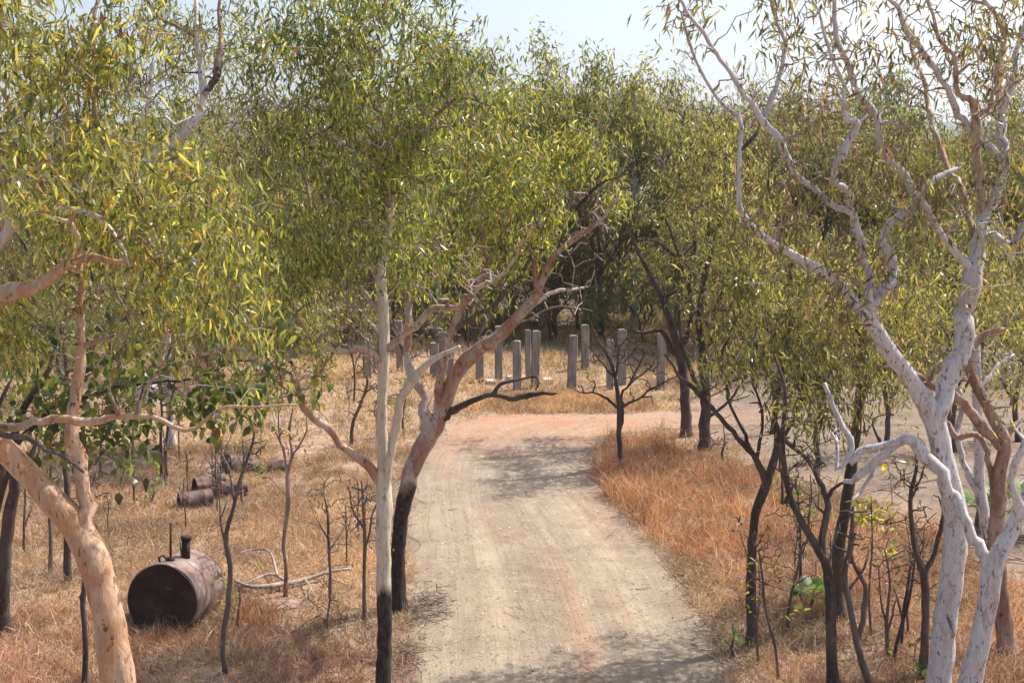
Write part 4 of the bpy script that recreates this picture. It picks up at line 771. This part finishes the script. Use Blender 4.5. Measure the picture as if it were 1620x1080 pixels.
SAP = [ # label, material, trunk, limbs
 ('slim dark pole tree behind the big orange trunk', 'dark', [(108, 925, 13, 0), (106, 860, 12, 0), (108, 780, 11, 0), (100, 700, 9, 0), (106, 600, 7, 0), (95, 500, 5, 0)], [([(106, 700, 5), (125, 640, 4), (135, 580, 3)], .4)]),
 ('thin dark stem just left of the big trunk foot', 'dark', [(133, 1100, 9, 0), (135, 1020, 9, 0), (131, 950, 9, 0), (136, 880, 7, 0), (128, 800, 6, 0), (140, 700, 4, 0)], [([(133, 960, 5), (126, 945, 4), (134, 925, 3)], .1)]),
 ('grey twisted sapling between the tank and the cream stem', 'darkmid', [(358, 1075, 9, 0), (352, 1020, 8, 0), (360, 960, 9, 0), (364, 900, 8, 0), (357, 850, 8, 0), (370, 800, 6, 0), (382, 750, 5, 0), (400, 700, 4, 0), (405, 650, 3, 0)], [([(358, 860, 5), (350, 820, 4), (362, 790, 3)], .2), ([(370, 800, 4), (362, 745, 3), (340, 700, 2)], .3)]),
 ('reddish sapling with forked top behind the fallen branch', 'red', [(452, 945, 8, 0), (453, 900, 7, 0), (449, 860, 7, 0), (456, 800, 8, 0), (455, 750, 7, 0), (462, 720, 5, 0), (458, 680, 4, 0), (465, 640, 3, 0)], [([(456, 750, 5), (448, 710, 4), (436, 680, 3)], .2), ([(462, 730, 4), (478, 690, 3), (484, 660, 2)], -.2)]),
 ('thin bare sapling with upswept twigs left of the charred foot', 'twig', [(523, 955, 6, 0), (522, 900, 5, 0), (520, 850, 5, 0), (518, 810, 4, 0), (512, 780, 2, 0)], [([(522, 870, 3), (540, 845, 2), (550, 830, 1)], .2), ([(521, 850, 3), (505, 830, 2), (495, 815, 1)], -.2)]),
 ('bare grey sapling close beside the charred foot', 'twig', [(577, 985, 7, 0), (576, 920, 6, 0), (577, 860, 6, 0), (575, 800, 5, 0), (572, 760, 3, 0)], [([(576, 840, 4), (560, 810, 3), (548, 770, 2)], .3), ([(576, 860, 4), (588, 830, 3), (598, 795, 2)], -.3), ([(575, 800, 3), (585, 770, 2)], .1)]),
 ('crooked dark stem left of the cream gum above the limb', 'darkmid', [(555, 705, 6, 0), (558, 670, 6, 0), (570, 640, 5, 0), (582, 605, 4, 0), (576, 585, 2, 0)], []),
 ('thin stick sapling left of the drum pile', 'twig', [(212, 800, 4, 0), (211, 730, 4, 0), (210, 680, 3, 0), (206, 640, 2, 0)], [([(211, 730, 3), (225, 700, 2)], .1)]),
 ('slender pole beneath the round trough', 'dark', [(255, 760, 6, 0), (254, 700, 5, 0), (256, 650, 4, 0), (250, 600, 3, 0)], []),
 ('dark twin stick sapling behind the left grass', 'dark', [(263, 760, 6, 0), (262, 710, 5, 0), (268, 660, 4, 0), (275, 610, 3, 0)], []),
 ('thin sapling standing in grass at far left', 'twig', [(38, 880, 5, 0), (38, 830, 4, 0), (40, 780, 3, 0), (37, 730, 2, 0)], [([(38, 830, 3), (52, 800, 2)], .1)]),
 ('dark slim sapling right of the left dark trunk', 'darkmid', [(80, 912, 7, 0), (80, 850, 6, 0), (78, 790, 5, 0), (82, 720, 4, 0)], []),
 ('bare stem rising left of the tank top', 'twig', [(158, 760, 5, 0), (160, 700, 4, 0), (155, 640, 3, 0)], []),
 ('thin curved sapling right of the dark crooked tree', 'darkmid', [(1232, 1075, 6, 0), (1226, 1020, 5, 0), (1210, 960, 5, 0), (1206, 910, 4, 0), (1200, 870, 2, 0)], []),
 ('upright thin sapling behind the yellow leaved one', 'dark', [(1268, 960, 6, 0), (1266, 890, 5, 0), (1265, 830, 4, 0), (1262, 780, 2, 0)], [([(1266, 880, 3), (1280, 840, 2)], .2)]),
 ('small leaning sapling in the grass near the fan palm', 'darkmid', [(1245, 1000, 6, 0), (1250, 950, 5, 0), (1262, 900, 4, 0), (1270, 860, 3, 0)], []),
 ('burnt bush of thin stems, leftmost below the Y shaped tree', 'darkmid', [(1405, 1040, 7, 0), (1403, 980, 6, 0), (1408, 920, 4, 0), (1400, 870, 3, 0)], [([(1404, 990, 4), (1392, 940, 3), (1388, 890, 2)], .2), ([(1405, 1000, 4), (1418, 950, 3)], -.2)]),
 ('tangle of dark stems, middle one below the Y shaped tree', 'dark', [(1424, 1030, 6, 0), (1430, 970, 6, 0), (1440, 900, 4, 0), (1450, 850, 3, 0)], [([(1428, 980, 4), (1415, 930, 3)], .2)]),
 ('dark stem leaning up to the right, beside the white gum foot', 'dark', [(1412, 1055, 6, 0), (1420, 1010, 6, 0), (1438, 950, 5, 0), (1448, 880, 3, 0)], []),
 ('slim dark stem at the right of the clearing', 'dark', [(1500, 760, 7, 0), (1498, 700, 6, 0), (1502, 640, 5, 0), (1495, 580, 4, 0)], []),
 ('short twiggy sapling in the grass left of track mid way', 'twig', [(600, 700, 4, 0), (596, 660, 4, 0), (602, 620, 3, 0)], []),
]
for lab, mt, tr, li in SAP:
    r = trace_tree('sapling', lab, 'sapling', gdepth(tr[0][1]), tr, li, [(tr[-1][0], (tr[-1][1] * 2 + tr[len(tr) // 2][1]) / 3, 26, 46, 0, .5, 26)], mat=mt, twig=mt, bare=[(tr[-1][0], (tr[-1][1] * 2 + tr[len(tr) // 2][1]) / 3, 24, 50, 0, .45, 9)], pal='dry', per=1.6, leafL=.08, leafW=.03, sides=8, flare=1.15, rmax=.007, twigk=4, group='thin saplings in the grass')

# fallen branch
q = gdepth(925)
trace = [at(372, 922, q)]; root = empty('fallen_branch', (*gnd(460, 922), gz(*gnd(460, 922))), 'bleached fallen branch lying in grass right of the tank', 'fallen branch')
def ground_path(pp, w, lift=.08):
    P = []
    for k, (x, y) in enumerate(pp): g_ = gnd(x, y); P.append((g_[0], g_[1], gz(*g_) + lift + .05 * math.sin(k * 1.7)))
    return smooth_path(P, np.array(w) / 2 / FPX * 22, .12)
for pp, w, l in (([(372, 935), (400, 948), (450, 935), (482, 925), (520, 918), (556, 913)], [5, 7, 8, 8, 6, 4], .14), ([(450, 935), (428, 930), (395, 940), (378, 945)], [5, 4, 3, 2], .2), ([(482, 926), (492, 945), (480, 960)], [4, 3, 2], .12), ([(440, 934), (428, 900), (405, 890), (376, 895)], [5, 4, 3, 2], .26), ([(520, 918), (530, 930), (552, 932)], [3, 3, 2], .1)):
    p = ground_path(pp, w, l); A = Acc(); A.tube(p[:, :3], p[:, 3], 8, .2); A.out('branch', M['deadwood'], root, np.array(root.location))
q = gnd(1135, 830); root = empty('brush_pile', (q[0], q[1], gz(*q)), 'heap of grey dead twigs at the right edge of the red grass', 'brush pile')
A = Acc(); qq = gnd(1150, 775)
for k in range(70):
    a = rng.uniform(0, 6.28); l = rng.uniform(.4, 1.3); c0 = np.array([qq[0] + rng.normal() * .7, qq[1] + rng.normal() * 1.0]); dz = rng.uniform(.02, .35)
    p0 = np.array([c0[0], c0[1], gz(*c0) + dz * .4]); p1 = p0 + [l * math.cos(a), l * math.sin(a), dz - .1]
    A.tube([p0, (p0 + p1) / 2 + rng.normal(size=3) * .06, p1], [.014, .01, .004], 4, cap=False)
root.location = (qq[0], qq[1], gz(*qq)); A.out('sticks', M['deadwood'], root, (qq[0], qq[1], gz(*qq)))['kind'] = 'stuff'

def brush(px, py, n, sx, sy, lmax, r, lab, hz=.3):
    qq = gnd(px, py); root = empty('brush_pile', (qq[0], qq[1], gz(*qq)), lab, 'brush pile'); A = Acc()
    for k in range(n):
        a = rng.uniform(0, 6.28); l = rng.uniform(.3, 1) * lmax; c0 = qq + rng.normal(size=2) * [sx, sy]; dz = rng.uniform(.0, hz) * math.exp(-np.sum(((c0 - qq) / [sx, sy]) ** 2) * .4)
        p0 = np.array([c0[0], c0[1], gz(*c0) + dz * .6 + .02]); p1 = p0 + [l * math.cos(a), l * math.sin(a), rng.uniform(-.3, 1) * dz]; p1[2] = max(p1[2], .03)
        A.tube([p0, (p0 + p1) / 2 + rng.normal(size=3) * .06 * l, p1], [r, r * .7, r * .3], 4, cap=False)
    A.out('sticks', M['twig'], root, (qq[0], qq[1], gz(*qq)))['kind'] = 'stuff'
brush(672, 965, 320, .22, .5, .3, .006, 'dark litter of sticks piled at the foot of the leaning gum', .3)
brush(648, 1035, 150, .16, .4, .25, .006, 'loose sticks at the near left edge of the track', .15)
brush(1135, 1020, 150, .16, .7, .25, .006, 'loose sticks along the near right edge of the track', .15)
brush(1560, 880, 120, 1.6, 1.2, 1.2, .012, 'wide tangle of dead sticks in front of the clearing at right', .5)
# leafy little shrubs
def shrub(px, py, top, rx, pal, lab, n=26, per=9, leafL=.12, leafW=.05, kind='leafy_sapling', mt='twig', prof=(.3, 1, .15), spread=.9, base=(0, 0, .2), ry=None):
    d = gdepth(py); return trace_tree(kind, lab, 'shrub', d, [(px, py, 5, 0), (px - 3, (py * 2 + top) / 3, 4, 0), (px + 2, (py + top * 2) / 3, 3, 0), (px, top, 2, 0)], [], [(px, top + (ry or (py - top) * .3), rx, ry or (py - top) * .35, 0, rx / FPX * d, n)], mat=mt, twig=mt, pal=pal, per=per, leafL=leafL, leafW=leafW, sides=6, prof=prof, spread=spread, sig=.07, rmax=.006, flare=1, droopbase=base)
shrub(1378, 1010, 785, 42, 'lime', 'sapling with big bright lime leaves in front of the charred trunk', 16, 7, .14, .08, prof=(.5, 1, .3), ry=28)
shrub(1200, 1050, 885, 44, 'lime', 'yellow leaved sapling in front of the dark crooked tree foot', 12, 7, .12, .035, ry=22)
shrub(1160, 1040, 985, 22, 'bright', 'small green leafed sprout at the right track edge', 9, 6, .09, .05)
shrub(1282, 860, 750, 32, 'bright', 'soft green feathery bush behind the dark forked tree', 30, 14, .09, .014)
shrub(1455, 1075, 1035, 22, 'bright', 'low green sprout at the foot of the Y shaped tree', 10, 7, .09, .055)
shrub(1438, 1010, 850, 25, 'dry', 'brownish leaved shrub below the Y shaped tree', 16, 6, .09, .04)
shrub(1512, 985, 960, 12, 'bright', 'tiny green sprout between the two white trunks', 7, 5, .08, .05)
shrub(378, 1000, 930, 22, 'lime', 'yellow green sprig right of the tank', 9, 6, .09, .05)
shrub(384, 800, 700, 30, 'bright', 'green leafy sprig growing through the drum pile', 16, 7, .10, .045)
shrub(243, 800, 765, 12, 'bright', 'small green weed left of the nearest drum', 8, 7, .10, .04)
shrub(285, 985, 850, 26, 'lime', 'yellow leaved twig growing over the rusty tank', 9, 5, .11, .06)
shrub(178, 890, 865, 12, 'bright', 'little green weed beside the big leaning trunk', 7, 6, .08, .03)
shrub(520, 1000, 930, 20, 'dry', 'dry brown leaved sprig in front of the bare sapling', 9, 5, .09, .035)
shrub(1145, 735, 680, 30, 'dry', 'low scruffy dry shrub beside the dark tree pair', 16, 8, .12, .03)
shrub(640, 690, 600, 28, 'round', 'grey green shrub behind the base of the leaning gum', 26, 10, .12, .03)
shrub(500, 640, 560, 40, 'olive', 'olive leafed bush left of the cream stem among the grass', 30, 10, .15, .04)
# fan palms
def palm(px, py, size, lab, nf=13):
    q = gnd(px, py); h = .35 * size; root = empty('fan_palm', (q[0], q[1], gz(*q)), lab, 'palm')
    A = Acc(); A.tube([(0, 0, -.05), (0, 0, h * .5), (.02, 0, h)], [.05 * size, .05 * size, .04 * size], 8, .3); A.out('trunk', M['darkmid'], root)
    for k in range(nf):
        a = k * 2.4; el = rng.uniform(.25, 1.1); d = np.array([math.cos(a) * math.cos(el), math.sin(a) * math.cos(el), math.sin(el)])
        st = np.array([0, 0, h]); e = st + d * .28 * size; A = Acc(); A.tube([st, (st + e) / 2, e], [.008, .006, .005], 4, cap=False)
        nb = 16; side = np.cross(d, [0, 0, 1]); side /= np.linalg.norm(side); an = np.linspace(-1.25, 1.25, nb)
        dd = np.cos(an)[:, None] * d + np.sin(an)[:, None] * side; w = np.cross(dd, np.cross(d, side)); w /= np.linalg.norm(w, axis=1)[:, None]
        Lf = .42 * size * (.75 + .25 * np.cos(an))[:, None]; V = np.empty((nb, 6, 3))
        for j, (t, q_) in enumerate(((0, .2), (.5, 1), (1, .08))):
            c_ = e + dd * Lf * t + np.array([0, 0, -1]) * .12 * size * t * t; V[:, 2 * j] = c_ - w * .018 * size * q_; V[:, 2 * j + 1] = c_ + w * .018 * size * q_
        i = np.arange(nb)[:, None] * 6; col = np.repeat(pick('palm', nb), 6, axis=0)
        A2 = Acc(); V0 = A.V[0]; A2.add(V0, A.Q[0], np.tile([.16, .2, .08], (len(V0), 1))); A2.add(V.reshape(-1, 3), np.concatenate([i + [0, 1, 3, 2], i + [2, 3, 5, 4]]), col)
        A2.out('frond', M['leaf'], root)
palm(1284, 975, .8, 'small green fan palm in dry grass beside the charred trunk')
palm(1600, 850, 1.5, 'fan palm with dark drooping fronds at the right edge')
palm(1545, 838, 1.0, 'small fan palm behind the slim pale gum', 9)

# ------------------------------------------------------------ background trees: variants, then copies
def variant(name, H, nl, pal, per, leafL, leafW, crown_lo, wide, mat, natt, seed, sig=.3, lean=.5, vs=.12, low=.3):
    global rng
    keep = rng; rng = np.random.default_rng(seed)
    root = empty(name, (0, 0, 0), 'x', 'tree'); k = 7
    P = np.zeros((k, 3)); P[:, 2] = np.linspace(-.1, H * .62, k); P[1:, :2] = np.cumsum(rng.normal(size=(k - 1, 2)) * .12 * lean * H / 7, 0)
    tp = smooth_path(P, np.linspace(.13, .05, k) * H / 9, .3); A = Acc(); A.tube(tp[:, :3], tp[:, 3], 8, .2, seed=seed % 9)
    nodes = [tp]; bl = []
    for q in range(nl):
        s = tp[int(len(tp) * (crown_lo + (1 - crown_lo) * (q + .5) / nl)) - 1]; a = q * 2.4 + rng.uniform(-.5, .5); l = wide * rng.uniform(.6, 1.1) * (1.15 - .5 * q / nl)
        e = s[:3] + [math.cos(a) * l, math.sin(a) * l, rng.uniform(.35, .6) * (H - s[2])]; mid = (s[:3] + e) / 2 + rng.normal(size=3) * .2; mid[2] += .1
        pth = smooth_path([s[:3], mid, e], [s[3] * .6, s[3] * .4, .012], .3); A.tube(pth[:, :3], pth[:, 3], 6); nodes.append(pth); bl.append(e)
    bl.append(np.array([tp[-1][0], tp[-1][1], H * .86]))
    A.out('trunk', M[mat], root)
    att = []
    for e in bl:
        v = rng.standard_normal((natt, 3)); v /= np.linalg.norm(v, axis=1)[:, None]; v *= rng.uniform(0, 1, (natt, 1)) ** .5
        kc = max(3, natt // 5); v[kc:] = v[rng.integers(0, kc, natt - kc)] + rng.standard_normal((natt - kc, 3)) * .2
        att.append(e + v * np.array([wide * .42, wide * .42, H * vs]) * rng.uniform(.8, 1.2) - np.array([0, 0, (vs - .12) * H * .8]))
    att = np.vstack(att); al = np.vstack(nodes); al = al[al[:, 2] > H * low]
    tw = grow(al[:, :3], al[:, 3], att, rmax=.035, rtip=.012)
    A = Acc()
    for p, r in tw: A.tube(p, r, 3, cap=False)
    A.out('twigs', M[mat], root)['kind'] = 'stuff'
    V, Q, c = leaf_clusters(np.array([p[-1] for p, r in tw] + [p[len(p) // 2 + 1] for p, r in tw]), per / 2, leafL, leafW, pal, sig, .5)
    np_mesh('crown', V, Q, M['leaf'], root, c)
    rng = keep; return root
VAR = [variant('background_gum', 10, 7, 'far', 17, .20, .06, .45, 2.0, 'darkmid', 42, 101), variant('background_gum', 10, 6, 'fargreen', 17, .20, .06, .5, 1.7, 'darkmid', 40, 102),
       variant('background_gum', 10, 8, 'mixdry', 12, .19, .055, .35, 2.3, 'dark', 44, 103), variant('background_gum', 10, 5, 'olive', 15, .20, .06, .55, 1.5, 'lilac', 40, 104),
       variant('background_gum', 10, 9, 'mixdry', 14, .21, .06, .3, 2.1, 'dark', 40, 105), variant('background_gum', 10, 7, 'fargreen', 12, .19, .05, .4, 1.9, 'darkmid', 36, 106)]
VAR += [variant('understorey_tree', 10, 7, 'far', 12, .30, .075, .12, 3.4, 'darkmid', 46, 107, .5, 1.2, .27, .06), variant('understorey_tree', 10, 8, 'fargreen', 11, .30, .07, .1, 3.8, 'dark', 44, 108, .5, 1.2, .27, .06), variant('understorey_tree', 10, 9, 'mixdry', 7, .30, .07, .1, 3.6, 'darkmid', 44, 109, .5, 1.2, .27, .06)]
used = [False] * len(VAR)
def bgtree(v, x, y, h, label, group=None, rz=None):
    rz = rng.uniform(0, 6.28) if rz is None else rz; s = h / 10.; sc = (s * rng.uniform(.9, 1.15),) * 2 + (s,)
    if not used[v]:
        used[v] = True; o = VAR[v]; o.location = (x, y, gz(x, y)); o.rotation_euler = (0, 0, rz); o.scale = sc
        tag(o, label, 'tree', group); 
    else:
        o = dup(VAR[v], (x, y, gz(x, y)), rz, sc, label); 
        if group: o['group'] = group
        elif 'group' in o.keys(): del o['group']
    return o
FEAT = [ # px, base py, top py, variant, label
 (790, 520, 40, 1, 'tall airy background gum left of the sky gap, above the leaning gum'),
 (860, 528, 45, 3, 'tall thin crowned background gum, second from the left under open sky'),
 (925, 522, 50, 1, 'tall background gum whose feathery top rises highest in the sky gap'),
 (1000, 535, 95, 3, 'background gum with rounded olive top in the middle of the skyline'),
 (1065, 530, 105, 0, 'background gum with broad top just left of the white limb against sky'),
 (1105, 540, 150, 1, 'background gum at the right end of the central skyline clump'),
 (740, 545, 190, 5, 'background gum behind the right foliage of the cream stemmed tree'),
 (950, 540, 250, 4, 'dense background tree behind the far free standing posts'),
 (1245, 560, 125, 0, 'olive background gum behind the left limbs of the white gum'),
 (1310, 548, 165, 2, 'background gum behind the twisting white limb'),
 (1395, 552, 170, 4, 'background gum filling the space below the upper white limbs'),
 (1470, 560, 190, 0, 'background gum behind the upper fork of the white gum'),
 (1550, 555, 160, 5, 'background gum behind the right limb of the white gum'),
 (1620, 560, 150, 2, 'background gum at the right edge of the clearing'),
 (1190, 570, 210, 2, 'background gum left of the clearing behind the drooping foliage'),
 (1420, 590, 300, 5, 'lower green tree at the back of the clearing'),
 (1540, 585, 290, 1, 'lower green tree at the back right of the clearing'),
 (1265, 590, 330, 5, 'lower tree at the back left of the clearing'),
 (60, 560, 150, 0, 'background gum behind the big orange trunk'),
 (180, 570, 200, 4, 'background gum behind the round leaved branches'),
 (400, 560, 130, 2, 'background gum between the sky gap and the cream stem'),
 (470, 570, 230, 1, 'background gum left of the cream stem with grass at its foot'),
 (330, 600, 330, 5, 'lower background tree beyond the drum pile'),
 (540, 545, 100, 0, 'background gum seen just left behind the cream stem'),
 (660, 540, 120, 4, 'background gum behind the crown of the leaning gum'),
 (40, 640, 380, 2, 'scrubby tree in the left middle distance'),
 (330, 610, 395, 7, 'low dense scrub tree beyond the drum pile, left of the cream stem'),
 (425, 620, 400, 6, 'scrubby tree between the drum pile and the pale posts'),
 (505, 600, 390, 8, 'brownish scrub tree just left of the leftmost post'),
 (125, 640, 400, 7, 'low scrub tree behind the round leaved branches'),
 (230, 600, 360, 6, 'low scrub tree behind the round trough'),
 (1180, 600, 380, 8, 'brownish low tree at the near left corner of the clearing'),
 (1270, 575, 400, 6, 'low bushy tree at the back edge of the clearing behind drooping foliage'),
 (1360, 572, 395, 7, 'green bushy tree at the back edge of the clearing behind the charred trunk'),
 (1450, 572, 400, 8, 'brownish bushy tree at the back edge of the clearing beside the white fork'),
 (1560, 578, 390, 7, 'green bushy tree at the back edge of the clearing behind the slim pale gum'),
 (1630, 600, 400, 6, 'bushy tree at the far right back edge of the clearing'),
 (690, 535, 60, 3, 'tall pale background gum behind the right side of the cream stemmed crown'),
 (1150, 550, 175, 4, 'background gum just left of the lilac limb rising from the bend'),
 (1350, 545, 200, 3, 'pale trunked background gum behind the centre of the white gum'),
 (1510, 548, 205, 4, 'background gum right behind the white gum fork'),
 (1590, 548, 185, 1, 'feathery background gum between the right limb and the frame edge'),
 (1020, 515, 330, 5, 'bright green low tree behind the dark tree pair')]
for px, pb, pt, v, lab in FEAT:
    q = gnd(px, pb); h = CAMH + (270 - pt) / FPX * q[1]; bgtree(v, q[0], q[1], h, lab)
cnt = 0; spots = []
tries = 0
while cnt < 230 and tries < 6000:
    tries += 1
    y = 58 + 190 * random.random() ** 1.6; x = random.uniform(-.5, .5) * (y + 12)
    if y < 61 and abs(x - 3) < 9: continue
    if inpoly(np.array([x]), np.array([y]), CLEAR)[0]: continue
    if any((x - a) ** 2 + (y - b_) ** 2 < 9 for a, b_ in spots): continue
    spots.append((x, y)); h = random.choice([random.uniform(7, 10.5), random.uniform(9, 13), random.uniform(11, 14.5) if x > 2 or random.random() < .5 else 9]) + (y - 60) * .01
    side = 'left' if x < 0 else 'right'
    bgtree(random.randrange(6), x, y, h, 'one of the crowded distant gums in the woodland beyond the posts and clearing', 'distant woodland gums'); cnt += 1
k = 0
while k < 120:
    y = 55 + 60 * random.random() ** 2.2; x = random.uniform(-.47, .47) * (y + 8)
    if (y < 57.5 and abs(x - 2) < 12) or inpoly(np.array([x]), np.array([y]), CLEAR)[0] or any((x - a) ** 2 + (y - b_) ** 2 < 3 for a, b_ in spots): continue
    spots.append((x, y)); k += 1
    bgtree(random.choice([6, 7, 8, 8]), x, y, random.uniform(3.8, 6.8), 'one of the low spreading scrubby trees between the distant trunks', 'understorey scrub beyond the posts')
for xx in np.arange(-29, 29, 1.7):
    y = 53.5 + 3.5 * random.random(); x = xx + random.uniform(-.6, .6)
    if inpoly(np.array([x]), np.array([y]), CLEAR)[0]: continue
    bgtree(random.choice([6, 7, 8, 8]), x, y, random.uniform(2.2, 4.2), 'one of the low leafy bushes along the sunny edge behind the posts', 'low bushes behind the posts')
for xx in np.arange(-31, 31, 1.9):
    y = 58.5 + 7 * random.random(); x = xx + random.uniform(-.5, .5)
    if inpoly(np.array([x]), np.array([y]), CLEAR)[0]: continue
    bgtree(random.choice([6, 7, 8]), x, y, random.uniform(4.4, 7.6), 'one of the low spreading scrubby trees between the distant trunks', 'understorey scrub beyond the posts')
# bare understorey saplings in the middle distance
base = trace_tree('thin_sapling', 'thin bare grey sapling among the dry grass and distant trunks', 'sapling', 40, [(810, gdepth(0) and 650, 4, 0), (812, 600, 3, 0), (808, 560, 3, 0), (812, 520, 2, 0)], [([(811, 590, 2), (822, 560, 2), (828, 535, 1)], .3), ([(809, 575, 2), (798, 550, 2), (792, 530, 1)], -.3)], [(810, 545, 24, 30, 0, .6, 22)], mat='darkmid', twig='darkmid', per=0, sides=6, flare=1, rmax=.012, group='bare saplings in the middle distance')
q = gnd(560, 640); base.location = (q[0], q[1], gz(*q))
k = 0
while k < 60:
    y = random.uniform(44, 75); x = random.uniform(-.45, .45) * y
    if (y < 52 and -6 < x < 9) or inpoly(np.array([x]), np.array([y]), CLEAR)[0] or trk(np.array([x]), np.array([y]))[0]: continue
    k += 1; dup(base, (x, y, gz(x, y)), random.uniform(0, 6.28), random.uniform(.8, 1.7))
k = 0
while k < 26:
    y = random.uniform(20, 42); x = random.uniform(-.46, -.12) * y if random.random() < .6 else random.uniform(.2, .44) * y
    if inpoly(np.array([x]), np.array([y]), CLEAR)[0] or tdist(np.array([x]), np.array([y]))[0] < .8 or (abs(x + 5.8) < 1.2 and y < 23): continue
    k += 1; o = dup(base, (x, y, gz(x, y)), random.uniform(0, 6.28), random.uniform(.35, .7), 'small bare twiggy sapling in the near dry grass', 'bare twigs in the near grass')

# ------------------------------------------------------------ haze
m = bpy.data.materials.new('haze_air'); m.use_nodes = True; n = m.node_tree; n.nodes.remove(n.nodes['Principled BSDF'])
v = n.nodes.new('ShaderNodeVolumePrincipled'); v.inputs['Density'].default_value = .00020; v.inputs['Color'].default_value = (.80, .88, 1, 1); v.inputs['Anisotropy'].default_value = .3
n.links.new(v.outputs[0], n.nodes['Material Output'].inputs['Volume'])
lo = np.array([-6500., -80., -30.]); hi = np.array([6500., 7000., 260.]); V = np.array([[(lo, hi)[a][0], (lo, hi)[b_][1], (lo, hi)[c_][2]] for a in (0, 1) for b_ in (0, 1) for c_ in (0, 1)])
hz = np_mesh('haze', V, [(0, 1, 3, 2), (4, 6, 7, 5), (0, 4, 5, 1), (2, 3, 7, 6), (0, 2, 6, 4), (1, 5, 7, 3)], m, None, None, False); hz['kind'] = 'stuff'
